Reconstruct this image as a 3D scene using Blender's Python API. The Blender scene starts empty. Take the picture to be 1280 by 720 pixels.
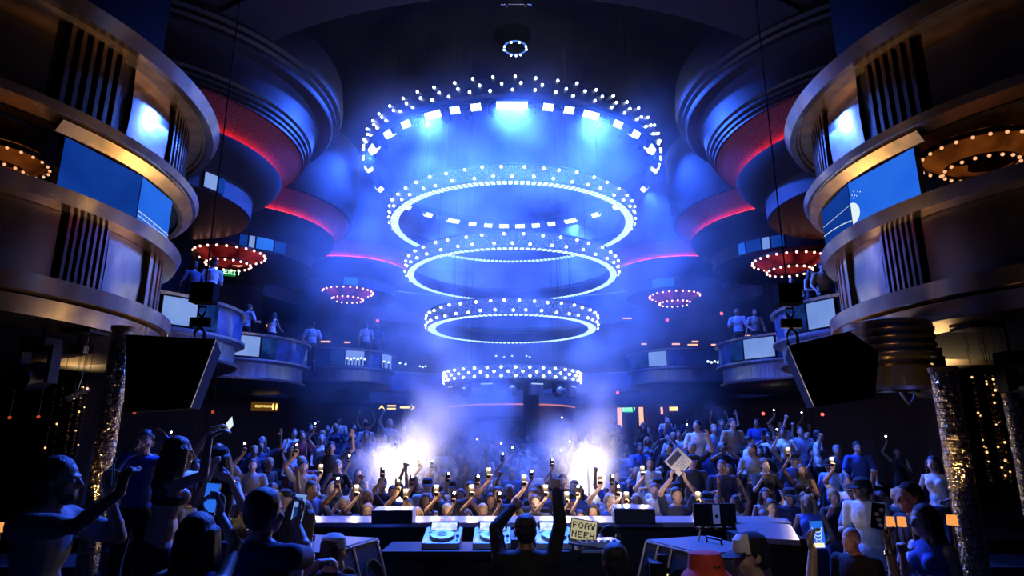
import bpy, bmesh, math, random
from mathutils import Vector, Matrix
random.seed(7)
R = math.radians
PI = math.pi
S = bpy.context.scene
COL = S.collection
V = Vector

# ---------------------------------------------------------------- camera, world, exposure
EYE = 1.9                      # camera height above the stage floor
PITCH = 0.2417
FPX = 785.0
cam_d = bpy.data.cameras.new('camera')
cam_d.sensor_width = 36.0
cam_d.lens = FPX / 1280 * 36.0
cam_d.clip_start = 0.05
cam_d.clip_end = 200
cam = bpy.data.objects.new('camera', cam_d)
COL.objects.link(cam)
cam.location = (0, 0, EYE)
cam.rotation_euler = (PI / 2 + PITCH, 0, 0)
S.camera = cam

w = bpy.data.worlds.new('world')
S.world = w
w.use_nodes = True
w.node_tree.nodes['Background'].inputs[0].default_value = (0.002, 0.004, 0.012, 1)
w.node_tree.nodes['Background'].inputs[1].default_value = 0.35

S.view_settings.view_transform = 'Standard'
S.view_settings.look = 'None'
S.view_settings.exposure = 0.0
S.view_settings.gamma = 1.0
S.view_settings.use_curve_mapping = False
cy = S.cycles
cy.max_bounces = 4
cy.diffuse_bounces = 2
cy.glossy_bounces = 3
cy.transmission_bounces = 3
cy.transparent_max_bounces = 6
cy.volume_bounces = 0
cy.volume_step_rate = 1.0
cy.volume_max_steps = 96
cy.use_denoising = True
cy.caustics_reflective = False
cy.caustics_refractive = False
cy.sample_clamp_indirect = 3.0

STROBE_W = 1500.0
HAZE = 0.031
SMOKE = 5.0
TORCH_W = 9.0
FLOOD_W = 45.0
BLUE = (0.03, 0.115, 1.0)
BLUEW = (0.28, 0.42, 1.0)
WARM = (1.0, 0.72, 0.42)

_c, _s = math.cos(PITCH), math.sin(PITCH)
def ray(px, py):
    u = (px - 640) / FPX
    v = (360 - py) / FPX
    return V((u, _c - _s * v, _s + _c * v))
def at(px, py, Y):
    """the point of the hall seen at a picture position, Y metres in front of the stage edge"""
    d = ray(px, py)
    return V((0, 0, EYE)) + d * (Y / d.y)
def ang_on(px, py, C, r):
    """angle (deg) on a drum of radius r about C nearest to the camera along a line of sight"""
    d = ray(px, py); dx, dy = d.x, d.y
    a = dx * dx + dy * dy; b = -2 * (dx * C[0] + dy * C[1]); c = C[0] ** 2 + C[1] ** 2 - r * r
    q = b * b - 4 * a * c
    t = (-b - math.sqrt(max(q, 0))) / (2 * a)
    return math.degrees(math.atan2(dy * t - C[1], dx * t - C[0]))

def lamp(name, kind, loc, color, power, parent=None, size=0.1, target=None, spot=60, blend=0.5, sy=None):
    d = bpy.data.lights.new(name, kind)
    d.color = color; d.energy = power
    if kind == 'AREA':
        d.size = size
        if sy: d.shape = 'RECTANGLE'; d.size_y = sy
    else: d.shadow_soft_size = size
    if kind == 'SPOT': d.spot_size = R(spot); d.spot_blend = blend
    if kind == 'AREA': d.spread = R(120)
    o = bpy.data.objects.new(name, d); COL.objects.link(o)
    o.location = loc
    if target is not None:
        o.rotation_euler = (V(target) - V(loc)).to_track_quat('-Z', 'Y').to_euler()
    if parent is not None:
        o.parent = parent
    return o

# stage wash spots out of view above the stage, then added spots gilding the towers
lamp('stage_wash_blue', 'SPOT', (-3.0, 2.0, 4.0), (0.26, 0.38, 1.0), 900, size=0.3, target=(4.6, 12.5, 0.3), spot=35, blend=0.6)
lamp('stage_wash_blue', 'SPOT', (3.0, 2.0, 4.0), (0.14, 0.22, 1.0), 220, size=0.3, target=(-4.5, 12.5, 0.3), spot=35, blend=0.6)
lamp('stage_wash_warm', 'SPOT', (0.6, -1.2, 5.2), (1.0, 0.8, 0.6), 170, size=0.3, target=(0.7, 4.3, 1.1), spot=34, blend=0.9)
lamp('side_bar_light', 'SPOT', (-10.2, 14.6, 1.6), (1.0, 0.66, 0.3), 160, size=0.3, target=(-5.0, 8.4, 6.2), spot=28, blend=0.9)  # no bar stands here; spots added to warm the gold soffits
lamp('side_bar_light', 'SPOT', (10.0, 14.6, 1.6), (1.0, 0.66, 0.3), 200, size=0.3, target=(4.8, 8.4, 5.6), spot=36, blend=0.9)
lamp('tower_wash_warm', 'SPOT', (-2.9, 10.9, 2.0), (1.0, 0.62, 0.28), 210, size=0.15, target=(-5.0, 8.3, 5.2), spot=58, blend=1.0)  # spots without fixtures, added over the crowd to warm the tower gold
lamp('tower_wash_warm', 'SPOT', (2.9, 10.9, 2.0), (1.0, 0.62, 0.28), 210, size=0.15, target=(4.8, 8.3, 5.2), spot=58, blend=1.0)

# ---------------------------------------------------------------- materials
def newmat(name):
    m = bpy.data.materials.new(name); m.use_nodes = True
    nt = m.node_tree; nt.nodes.clear()
    out = nt.nodes.new('ShaderNodeOutputMaterial')
    return m, nt, out
def pbr(name, color, rough=0.5, metal=0.0, noise=0.0, scale=8.0, bump=0.0, stretch=None, objcol=False, spec=0.5, sheen=0.0):
    m, nt, out = newmat(name)
    b = nt.nodes.new('ShaderNodeBsdfPrincipled')
    b.inputs['Base Color'].default_value = (*color, 1)
    b.inputs['Roughness'].default_value = rough
    b.inputs['Metallic'].default_value = metal
    b.inputs['Specular IOR Level'].default_value = spec
    if sheen: b.inputs['Sheen Weight'].default_value = sheen
    nt.links.new(b.outputs[0], out.inputs[0])
    src = None
    if objcol:
        oi = nt.nodes.new('ShaderNodeObjectInfo'); src = oi.outputs['Color']
    if noise or bump:
        tc = nt.nodes.new('ShaderNodeTexCoord'); mp = nt.nodes.new('ShaderNodeMapping')
        nt.links.new(tc.outputs['Object'], mp.inputs[0])
        if stretch: mp.inputs['Scale'].default_value = stretch
        n = nt.nodes.new('ShaderNodeTexNoise'); n.inputs['Scale'].default_value = scale; n.inputs['Detail'].default_value = 4
        nt.links.new(mp.outputs[0], n.inputs['Vector'])
        if noise:
            mx = nt.nodes.new('ShaderNodeMix'); mx.data_type = 'RGBA'; mx.blend_type = 'MULTIPLY'
            mx.inputs[0].default_value = 1.0
            rp = nt.nodes.new('ShaderNodeMapRange'); rp.inputs[1].default_value = 0.3; rp.inputs[2].default_value = 0.7
            rp.inputs[3].default_value = 1 - noise; rp.inputs[4].default_value = 1 + noise * 0.4
            nt.links.new(n.outputs[0], rp.inputs[0])
            if src is not None: nt.links.new(src, mx.inputs[6])
            else: mx.inputs[6].default_value = (*color, 1)
            nt.links.new(rp.outputs[0], mx.inputs[7])
            src = mx.outputs[2]
        if bump:
            bp = nt.nodes.new('ShaderNodeBump'); bp.inputs['Strength'].default_value = bump; bp.inputs['Distance'].default_value = 0.02
            nt.links.new(n.outputs[0], bp.inputs['Height']); nt.links.new(bp.outputs[0], b.inputs['Normal'])
    if src is not None: nt.links.new(src, b.inputs['Base Color'])
    return m
def emit(name, color, strength, sampled=True, noise=None, dark=(0, 0, 0)):
    m, nt, out = newmat(name)
    e = nt.nodes.new('ShaderNodeEmission')
    e.inputs[0].default_value = (*color, 1); e.inputs[1].default_value = strength
    if noise:
        tc = nt.nodes.new('ShaderNodeTexCoord'); n = nt.nodes.new('ShaderNodeTexNoise')
        n.inputs['Scale'].default_value = noise; n.inputs['Detail'].default_value = 3
        rp = nt.nodes.new('ShaderNodeValToRGB')
        rp.color_ramp.elements[0].position = 0.35; rp.color_ramp.elements[0].color = (*dark, 1)
        rp.color_ramp.elements[1].position = 0.65; rp.color_ramp.elements[1].color = (*color, 1)
        nt.links.new(tc.outputs['Object'], n.inputs['Vector']); nt.links.new(n.outputs[0], rp.inputs[0]); nt.links.new(rp.outputs[0], e.inputs[0])
    nt.links.new(e.outputs[0], out.inputs[0])
    if not sampled: m.cycles.emission_sampling = 'NONE'
    return m
M = {}
M['gold'] = pbr('brushed_gold', (0.66, 0.47, 0.27), 0.22, 0.9, noise=0.35, scale=2.5, bump=0.12, stretch=(1, 1, 0.15))
M['gold_soffit'] = pbr('gold_soffit', (0.75, 0.52, 0.22), 0.34, 0.75, noise=0.3, scale=5, bump=0.2)
M['gold_panel'] = pbr('polished_bronze_panel', (0.62, 0.47, 0.33), 0.2, 1.0, noise=0.25, scale=1.6, bump=0.25)
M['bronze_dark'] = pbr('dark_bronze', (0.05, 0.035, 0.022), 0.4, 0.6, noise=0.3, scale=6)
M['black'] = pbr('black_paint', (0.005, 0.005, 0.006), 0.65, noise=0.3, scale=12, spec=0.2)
M['black_metal'] = pbr('black_metal', (0.02, 0.02, 0.022), 0.4, 0.7, noise=0.3, scale=15)
M['grille'] = pbr('speaker_grille', (0.012, 0.012, 0.013), 0.7, 0.2, noise=0.5, scale=60, bump=0.4)
M['wall'] = pbr('dark_wall', (0.03, 0.028, 0.04), 0.7, noise=0.4, scale=1.5)
M['wall_wood'] = pbr('dark_wood_wall', (0.07, 0.035, 0.022), 0.5, noise=0.5, scale=4, stretch=(3, 3, 0.3))
M['floor'] = pbr('dark_floor', (0.02, 0.018, 0.02), 0.5, noise=0.4, scale=3)
M['ceiling'] = pbr('dark_plaster', (0.012, 0.013, 0.022), 0.8, noise=0.25, scale=1.2)
M['moulding'] = pbr('painted_moulding', (0.02, 0.018, 0.026), 0.55, noise=0.2, scale=2)
M['pleat'] = pbr('pleated_red_fabric', (0.3, 0.05, 0.06), 0.8, noise=0.7, scale=30, stretch=(1, 1, 0.05))
M['chrome'] = pbr('bright_metal', (0.7, 0.7, 0.75), 0.2, 1.0, noise=0.1, scale=20)
M['silver'] = pbr('brushed_silver', (0.35, 0.36, 0.42), 0.35, 0.9, noise=0.4, scale=8, stretch=(2, 2, 0.15), bump=0.1)
M['glass'] = pbr('balustrade_glass', (0.25, 0.35, 0.6), 0.08, 0.0, noise=0.1, scale=3)
M['led_ring'] = None
M['bulb_blue'] = emit('star_bulb', (0.75, 0.87, 1.0), 14, sampled=False)
M['bulb_red'] = emit('red_bulb', (1.0, 0.42, 0.32), 5, sampled=False)
M['bulb_orange'] = emit('orange_bulb', (1.0, 0.45, 0.2), 1.1, sampled=False)
M['strobe'] = emit('strobe_lens', (0.75, 0.88, 1.0), 7, sampled=False)
M['torch'] = emit('phone_torch', (1.0, 0.9, 0.72), 90, sampled=False)
M['flood'] = emit('flood_lens', (1.0, 0.9, 0.74), 60, sampled=False)
M['red_led'] = emit('red_led_strip', (1.0, 0.06, 0.06), 7)
M['amber'] = emit('amber_lamp', (1.0, 0.36, 0.09), 1.0, sampled=False)
M['amber_bar'] = emit('warm_bar', (1.0, 0.45, 0.22), 1.6, sampled=False)
M['exit_green'] = emit('exit_sign_green', (0.1, 0.9, 0.3), 1.2, sampled=False)
M['exit_pale'] = emit('exit_sign_letters', (0.55, 1.0, 0.65), 1.6, sampled=False)
M['sign_yellow'] = emit('sign_yellow', (1.0, 0.72, 0.2), 1.6, sampled=False)
M['scr_blue'] = emit('screen_blue', (0.02, 0.13, 0.85), 0.42, noise=0.9, dark=(0.006, 0.07, 0.55))
M['scr_bright'] = emit('screen_bright_blue', (0.03, 0.2, 0.95), 0.9, noise=0.7, dark=(0.015, 0.13, 0.8))
M['scr_pale'] = emit('screen_pale', (0.3, 0.48, 1.0), 0.75, noise=1.2, dark=(0.2, 0.36, 0.9))
M['scr_navy'] = emit('screen_navy', (0.02, 0.09, 0.45), 0.5, noise=2.5, dark=(0.004, 0.02, 0.15))
M['scr_white'] = emit('screen_white', (0.75, 0.9, 0.95), 1.0, sampled=False)
M['scr_line'] = emit('screen_line', (0.6, 0.8, 1.0), 0.9, sampled=False)
M['skin'] = pbr('skin', (0.42, 0.26, 0.19), 0.5, noise=0.12, scale=25, objcol=True)
M['cloth'] = pbr('cloth', (0.1, 0.1, 0.1), 0.85, noise=0.25, scale=14, bump=0.3, objcol=True)
M['hair'] = pbr('hair', (0.02, 0.014, 0.01), 0.5, noise=0.5, scale=40, stretch=(3, 3, 0.4), bump=0.5, objcol=True)
M['eye'] = pbr('eye', (0.5, 0.48, 0.45), 0.2)
M['paper'] = pbr('white_card', (0.75, 0.77, 0.85), 0.7, noise=0.08, scale=6)
M['pale_ink'] = pbr('grey_ink', (0.3, 0.3, 0.36), 0.7, noise=0.2, scale=30)
M['ink'] = pbr('printed_ink', (0.08, 0.09, 0.2), 0.7, noise=0.6, scale=25)
M['red_felt'] = pbr('red_felt', (0.7, 0.08, 0.05), 0.85, noise=0.2, scale=30, bump=0.2)
M['counter'] = pbr('glossy_counter', (0.3, 0.3, 0.34), 0.28, 0.5, noise=0.2, scale=4, stretch=(0.3, 4, 1))
M['bead'] = pbr('mirror_mosaic', (0.75, 0.58, 0.34), 0.18, 1.0, noise=0.6, scale=40, bump=0.9)

def ring_led_mat(name, bars, strength):
    """white-blue LED band with a dark gap between its radial bars"""
    m, nt, out = newmat(name)
    tc = nt.nodes.new('ShaderNodeTexCoord'); sx = nt.nodes.new('ShaderNodeSeparateXYZ')
    nt.links.new(tc.outputs['Object'], sx.inputs[0])
    at2 = nt.nodes.new('ShaderNodeMath'); at2.operation = 'ARCTAN2'
    nt.links.new(sx.outputs[1], at2.inputs[0]); nt.links.new(sx.outputs[0], at2.inputs[1])
    mu = nt.nodes.new('ShaderNodeMath'); mu.operation = 'MULTIPLY'; mu.inputs[1].default_value = bars
    si = nt.nodes.new('ShaderNodeMath'); si.operation = 'SINE'
    nt.links.new(at2.outputs[0], mu.inputs[0]); nt.links.new(mu.outputs[0], si.inputs[0])
    mr = nt.nodes.new('ShaderNodeMapRange'); mr.inputs[1].default_value = -0.75; mr.inputs[2].default_value = -0.1
    mr.inputs[3].default_value = strength * 0.03; mr.inputs[4].default_value = strength
    nt.links.new(si.outputs[0], mr.inputs[0])
    e = nt.nodes.new('ShaderNodeEmission'); e.inputs[0].default_value = (0.3, 0.5, 1.0, 1)
    nt.links.new(mr.outputs[0], e.inputs[1]); nt.links.new(e.outputs[0], out.inputs[0])
    return m
def lattice_mat(name):
    """blue perforated LED mesh: dark holes in a faintly glowing lattice"""
    m, nt, out = newmat(name)
    tc = nt.nodes.new('ShaderNodeTexCoord')
    vo = nt.nodes.new('ShaderNodeTexVoronoi'); vo.feature = 'DISTANCE_TO_EDGE'; vo.inputs['Scale'].default_value = 15
    nt.links.new(tc.outputs['Object'], vo.inputs['Vector'])
    mr = nt.nodes.new('ShaderNodeMapRange'); mr.inputs[1].default_value = 0.02; mr.inputs[2].default_value = 0.09
    mr.inputs[3].default_value = 1.0; mr.inputs[4].default_value = 0.03
    nt.links.new(vo.outputs['Distance'], mr.inputs[0])
    b = nt.nodes.new('ShaderNodeBsdfPrincipled')
    b.inputs['Base Color'].default_value = (0.05, 0.07, 0.14, 1); b.inputs['Metallic'].default_value = 0.6; b.inputs['Roughness'].default_value = 0.4
    b.inputs['Emission Color'].default_value = (0.16, 0.28, 0.95, 1)
    mu = nt.nodes.new('ShaderNodeMath'); mu.operation = 'MULTIPLY'; mu.inputs[1].default_value = 1.2
    nt.links.new(mr.outputs[0], mu.inputs[0]); nt.links.new(mu.outputs[0], b.inputs['Emission Strength'])
    nt.links.new(b.outputs[0], out.inputs[0])
    m.cycles.emission_sampling = 'NONE'
    return m
M['lattice'] = lattice_mat('perforated_led_mesh')

# ---------------------------------------------------------------- mesh helpers
class MB:
    def __init__(s): s.v = []; s.f = []; s.mi = []; s.m = 0
    def add(s, vs, fs):
        k = len(s.v); s.v += [tuple(v) for v in vs]
        for f in fs: s.f.append(tuple(i + k for i in f)); s.mi.append(s.m)
        return s
    def box(s, c, d, M4=None):
        x, y, z = d[0] / 2, d[1] / 2, d[2] / 2
        vs = [V((a * x, b * y, e * z)) for a in (-1, 1) for b in (-1, 1) for e in (-1, 1)]
        if M4 is not None: vs = [M4 @ v for v in vs]
        vs = [v + V(c) for v in vs]
        return s.add(vs, [(0, 1, 3, 2), (4, 6, 7, 5), (0, 4, 5, 1), (2, 3, 7, 6), (0, 2, 6, 4), (1, 5, 7, 3)])
    def cbox(s, c, d, ch, M4=None):
        """box with chamfered long edges (about z)"""
        x, y, z = d[0] / 2, d[1] / 2, d[2] / 2
        pr = [(x - ch, -y), (x, -y + ch), (x, y - ch), (x - ch, y), (-x + ch, y), (-x, y - ch), (-x, -y + ch), (-x + ch, -y)]
        return s.prism(pr, -z, z, c, M4)
    def prism(s, poly, z0, z1, c=(0, 0, 0), M4=None):
        n = len(poly)
        vs = [V((p[0], p[1], z0)) for p in poly] + [V((p[0], p[1], z1)) for p in poly]
        if M4 is not None: vs = [M4 @ v for v in vs]
        vs = [v + V(c) for v in vs]
        return s.add(vs, [tuple(range(n - 1, -1, -1)), tuple(range(n, 2 * n))] + [(i, (i + 1) % n, n + (i + 1) % n, n + i) for i in range(n)])
    def lathe(s, prof, n=64, a0=0, a1=360, c=(0, 0, 0), M4=None, closed=False):
        full = abs(a1 - a0) >= 359.9
        cols = n if full else n + 1
        vs = []
        for i in range(cols):
            a = R(a0 + (a1 - a0) * i / n); ca, sa = math.cos(a), math.sin(a)
            for r, z in prof:
                v = V((r * ca, r * sa, z))
                if M4 is not None: v = M4 @ v
                vs.append(v + V(c))
        k = len(prof); fs = []
        for i in range(n):
            j = (i + 1) % cols
            for q in range(k if closed else k - 1):
                q2 = (q + 1) % k
                fs.append((i * k + q, j * k + q, j * k + q2, i * k + q2))
        if closed and not full:
            fs.append(tuple(range(k - 1, -1, -1))); fs.append(tuple(n * k + q for q in range(k)))
        return s.add(vs, fs)
    def arcbox(s, r0, r1, z0, z1, a0, a1, n=8, c=(0, 0, 0)):
        return s.lathe([(r0, z0), (r1, z0), (r1, z1), (r0, z1)], n, a0, a1, c, closed=True)
    def tube(s, pts, r, n=8):
        pts = [V(p) for p in pts]; vs = []; fs = []
        up = V((0, 0, 1))
        for i, p in enumerate(pts):
            d = (pts[min(i + 1, len(pts) - 1)] - pts[max(i - 1, 0)]).normalized()
            a = d.cross(up)
            if a.length < 1e-3: a = d.cross(V((1, 0, 0)))
            a.normalize(); b = d.cross(a)
            rr = r[i] if isinstance(r, (list, tuple)) else r
            for k in range(n):
                t = 2 * PI * k / n
                vs.append(p + a * math.cos(t) * rr + b * math.sin(t) * rr)
        m = len(pts)
        for i in range(m - 1):
            for k in range(n):
                k2 = (k + 1) % n
                fs.append((i * n + k, i * n + k2, (i + 1) * n + k2, (i + 1) * n + k))
        fs.append(tuple(range(n - 1, -1, -1))); fs.append(tuple((m - 1) * n + k for k in range(n)))
        return s.add(vs, fs)
    def sphere(s, c, r, n=10, m=6, M3=None):
        rr = r if isinstance(r, (tuple, list)) else (r, r, r)
        vs = []; fs = []
        for i in range(m + 1):
            th = PI * i / m
            for k in range(n):
                ph = 2 * PI * k / n
                v = V((rr[0] * math.sin(th) * math.cos(ph), rr[1] * math.sin(th) * math.sin(ph), rr[2] * math.cos(th)))
                if M3 is not None: v = M3 @ v
                vs.append(v + V(c))
        for i in range(m):
            for k in range(n):
                k2 = (k + 1) % n
                fs.append((i * n + k, (i + 1) * n + k, (i + 1) * n + k2, i * n + k2))
        return s.add(vs, fs)
    def capsule(s, p, q, r1, r2=None, n=10, h=4):
        p, q = V(p), V(q); r2 = r1 if r2 is None else r2
        d = q - p
        L = d.length
        d = d.normalized() if L > 1e-6 else V((0, 0, 1))
        a = d.cross(V((0, 0, 1)))
        if a.length < 1e-3: a = d.cross(V((1, 0, 0)))
        a.normalize(); b = d.cross(a)
        rings = [(p, r1, -PI / 2 + PI / 2 * i / h) for i in range(h + 1)] + [(q, r2, PI / 2 * i / h) for i in range(h + 1)]
        vs = []; fs = []
        for o, r, th in rings:
            for k in range(n):
                t = 2 * PI * k / n
                cr = max(math.cos(th), 0.02) * r
                vs.append(o + d * math.sin(th) * r + a * math.cos(t) * cr + b * math.sin(t) * cr)
        for i in range(len(rings) - 1):
            for k in range(n):
                k2 = (k + 1) % n
                fs.append((i * n + k, i * n + k2, (i + 1) * n + k2, (i + 1) * n + k))
        fs.append(tuple(range(n - 1, -1, -1))); fs.append(tuple((len(rings) - 1) * n + k for k in range(n)))
        return s.add(vs, fs)
    def mesh(s, name, mats, smooth=False, fix=True):
        me = bpy.data.meshes.new(name)
        me.from_pydata(s.v, [], s.f)
        for m in (mats if isinstance(mats, (list, tuple)) else [mats]): me.materials.append(m)
        me.polygons.foreach_set('material_index', s.mi)
        if fix:
            bm = bmesh.new(); bm.from_mesh(me)
            bmesh.ops.recalc_face_normals(bm, faces=bm.faces); bm.to_mesh(me); bm.free()
        if smooth:
            me.shade_smooth()
            try: me.set_sharp_from_angle(angle=R(38))
            except Exception: pass
        return me
def obj(name, mb, mats=None, parent=None, loc=None, rot=None, smooth=False, fix=True):
    me = mb if isinstance(mb, bpy.types.Mesh) else mb.mesh(name, mats, smooth, fix)
    o = bpy.data.objects.new(name, me); COL.objects.link(o)
    if loc is not None: o.location = loc
    if rot is not None: o.rotation_euler = rot
    if parent is not None: o.parent = parent
    return o
def tag(o, label=None, cat=None, group=None, kind=None):
    if label: o['label'] = label
    if cat: o['category'] = cat
    if group: o['group'] = group
    if kind: o['kind'] = kind
    return o
def thing(name, label, cat, loc=(0, 0, 0), rotz=0.0, group=None, kind=None):
    o = bpy.data.objects.new(name, None); COL.objects.link(o)
    o.location = loc; o.rotation_euler = (0, 0, rotz); o.empty_display_size = 0.2
    return tag(o, label, cat, group, kind)
def dup(root, loc=None, rotz=None, label=None, group=None):
    r = root.copy(); COL.objects.link(r)
    if loc is not None: r.location = loc
    if rotz is not None: r.rotation_euler = (0, 0, rotz)
    if label: r['label'] = label
    if group: r['group'] = group
    for ch in list(root.children):
        c = ch.copy(); COL.objects.link(c); c.parent = r
        for g in ch.children:
            e = g.copy(); COL.objects.link(e); e.parent = c
    return r
M['drape'] = pbr('pale_drape', (0.3, 0.27, 0.28), 0.8, noise=0.2, scale=20, bump=0.3)
M['red_dim'] = emit('dim_red_globe', (0.7, 0.1, 0.03), 0.6, sampled=False)
M['bulb_dim'] = emit('point_light', (0.7, 0.85, 1.0), 2.2, sampled=False)
M['canopy_red'] = pbr('dark_red_lacquer', (0.25, 0.05, 0.04), 0.4, noise=0.3, scale=3)
M['edge_glow'] = emit('orange_edge_light', (1.0, 0.3, 0.15), 0.8, sampled=False)
M['amber_bead'] = pbr('amber_bead', (0.5, 0.24, 0.06), 0.2, 0.8, noise=0.3, scale=30)
M['matt_black'] = pbr('matt_black', (0.004, 0.004, 0.004), 0.95, noise=0.3, scale=5, spec=0.05)
# ================================================================ the hall
E = EYE
def struct(name, mb, mat, parent=None, loc=None, smooth=False):
    o = obj(name, mb, mat, parent, loc, smooth=smooth)
    if parent is None: o['kind'] = 'structure'
    return o
# floors: sunken booth pit and dance floor, stepped terraces towards the back, stage wings
FLOOR_DANCE = -0.5
def floor_z(x, y):
    if y < 7.6: return 0.0 if abs(x) > 3.3 else -0.3
    z = -0.5
    if y > 12.6: z = -0.25
    if y > 15.2: z = 0.05
    if y > 18.0: z = 0.35
    if y > 20.8: z = 0.6
    if abs(x) > 3.1 and y > 11.2: z += 0.4
    return z
def slab(name, x0, x1, y0, y1, top, thick=0.25, mat='floor'):
    return struct(name, MB().box(((x0 + x1) / 2, (y0 + y1) / 2, top - thick / 2), (x1 - x0, y1 - y0, thick)), M[mat])
slab('floor', -14, 14, -5, 34, -0.8)
slab('floor', -3.3, 3.3, -5, 7.6, -0.3, 0.5)
slab('floor', -14, -3.3, -5, 7.6, 0.0, 0.8)
slab('floor', 3.3, 14, -5, 7.6, 0.0, 0.8)
slab('floor', -14, 14, 7.6, 12.6, -0.5, 0.3)
for x0, x1, e in ((-3.1, 3.1, 0.0), (-14, -3.1, 0.4), (3.1, 14, 0.4)):
    for y0, y1, z in ((12.6, 15.2, -0.25), (15.2, 18.0, 0.05), (18.0, 20.8, 0.35), (20.8, 34, 0.6)):
        slab('floor', x0, x1, y0, y1, z + e, z + e + 0.8)
for x0, x1 in ((-14, -3.1), (3.1, 14)):
    slab('floor', x0, x1, 11.2, 12.6, -0.1, 0.7)
struct('wall_left', MB().box((-13.6, 14.5, 6), (0.3, 39, 14)), M['wall_wood'])
struct('wall_right', MB().box((13.6, 14.5, 6), (0.3, 39, 14)), M['wall_wood'])
struct('wall_back', MB().box((0, 33.6, 6), (27.5, 0.3, 14)), M['wall_wood'])
struct('wall_front', MB().box((0, -5, 6), (27.5, 0.3, 14)), M['wall'])
# flat ceiling round the dome, and the dome with its rim
DC = (0.0, 20.0)
rimz = 8.1 + E
mb = MB().lathe([(9.9, rimz), (11.0, rimz + 0.02), (11.02, rimz + 0.12), (14, rimz + 0.15), (30, rimz + 0.2)], 128, c=(DC[0], DC[1], 0))
struct('ceiling', mb, M['ceiling'], smooth=True)
mb = MB().lathe([(9.9, rimz), (9.85, rimz + 0.05), (9.8, rimz + 0.32), (9.95, rimz + 0.36), (10.0, rimz + 0.9)], 128, c=(DC[0], DC[1], 0))
struct('trim_1', mb, M['moulding'], smooth=True)
prof = []
for i in range(25):
    t = i / 24 * PI / 2
    prof.append((0.7 + 9.3 * math.cos(t), rimz + 0.9 + (14.0 - 8.1 - 0.5) * math.sin(t)))
struct('ceiling_dome', MB().lathe(prof, 96, c=(DC[0], DC[1], 0)), M['ceiling'], smooth=True)

# gallery running round the back of the hall, two storeys
def gallery(name, z0, label):
    g = thing(name, label, 'balcony', (DC[0], DC[1], 0), kind='structure')
    obj('front_band', MB().lathe([(13.2, z0 - 0.62), (9.75, z0 - 0.6), (9.65, z0 - 0.55), (9.65, z0 - 0.02), (9.6, z0), (9.6, z0 + 0.06), (13.2, z0 + 0.06)], 96, -42, 222), M['wall'], g, smooth=True)
    obj('balustrade', MB().arcbox(9.66, 9.7, z0 + 0.1, z0 + 0.85, -42, 222, 96), M['scr_navy_glass'], g, smooth=True)
    obj('handrail', MB().arcbox(9.63, 9.73, z0 + 0.85, z0 + 0.9, -42, 222, 96), M['silver'], g, smooth=True)
    return g
M['scr_navy_glass'] = pbr('blue_balustrade_panel', (0.05, 0.09, 0.22), 0.15, 0.3, noise=0.6, scale=3)
gallery('gallery', 2.2 + E, 'dark curved gallery with blue balustrade round the back at balcony level')
gallery('gallery', 5.9 + E, 'upper dark curved gallery high round the back of the hall behind the pods')
# back-of-house wall below the gallery
struct('wall_back', MB().lathe([(11.2, 0.0), (11.2, 1.6 + E)], 64, -30, 210, c=(DC[0], DC[1], 0)), M['wall_wood'])

# ---------------------------------------------------------------- bulb chandeliers
def make_chandelier(name, label, group, loc, k, lit, bulbm):
    t = thing(name, label, 'chandelier', loc, group=group)
    obj('upper_ring', MB().lathe([(0.95 * k, -0.03), (1.0 * k, -0.03), (1.0 * k, 0.03), (0.95 * k, 0.03)], 48, closed=True), M['bronze_dark'], t)
    obj('lower_ring', MB().lathe([(0.58 * k, -0.33 * k), (0.62 * k, -0.33 * k), (0.62 * k, -0.28 * k), (0.58 * k, -0.28 * k)], 40, closed=True), M['bronze_dark'], t)
    obj('shade', MB().lathe([(0.62 * k, -0.28 * k), (0.95 * k, -0.02), (0.92 * k, 0.06)], 12), lit, t)
    obj('hanging_rod', MB().tube([(0, 0, 0.05), (0, 0, 0.45)], 0.03 * k), M['bronze_dark'], t)
    obj('spider_frame', MB().tube([(-0.95 * k, 0, 0.03), (0.95 * k, 0, 0.03)], 0.015).tube([(0, -0.95 * k, 0.03), (0, 0.95 * k, 0.03)], 0.015), M['bronze_dark'], t)
    for n, r, z in ((24, 1.0 * k, -0.05), (18, 0.62 * k, -0.35 * k)):
        b0 = MB().sphere((0, 0, 0), 0.034 * k, 8, 5).mesh('bulb', bulbm)
        for i in range(n):
            a = 2 * PI * (i + 0.3) / n
            obj('bulb', b0, None, t, loc=(r * math.cos(a), r * math.sin(a), z))
    return t
M['red_shade'] = emit('red_lit_shade', (0.85, 0.06, 0.05), 0.3, noise=1.6, dark=(0.12, 0.004, 0.01))
M['orange_shade'] = emit('orange_lit_shade', (0.6, 0.14, 0.02), 0.25, noise=1.8, dark=(0.05, 0.01, 0.002))

M['bronze_rib'] = pbr('bronze_rib', (0.22, 0.14, 0.07), 0.45, 1.0, noise=0.3, scale=8)
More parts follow.
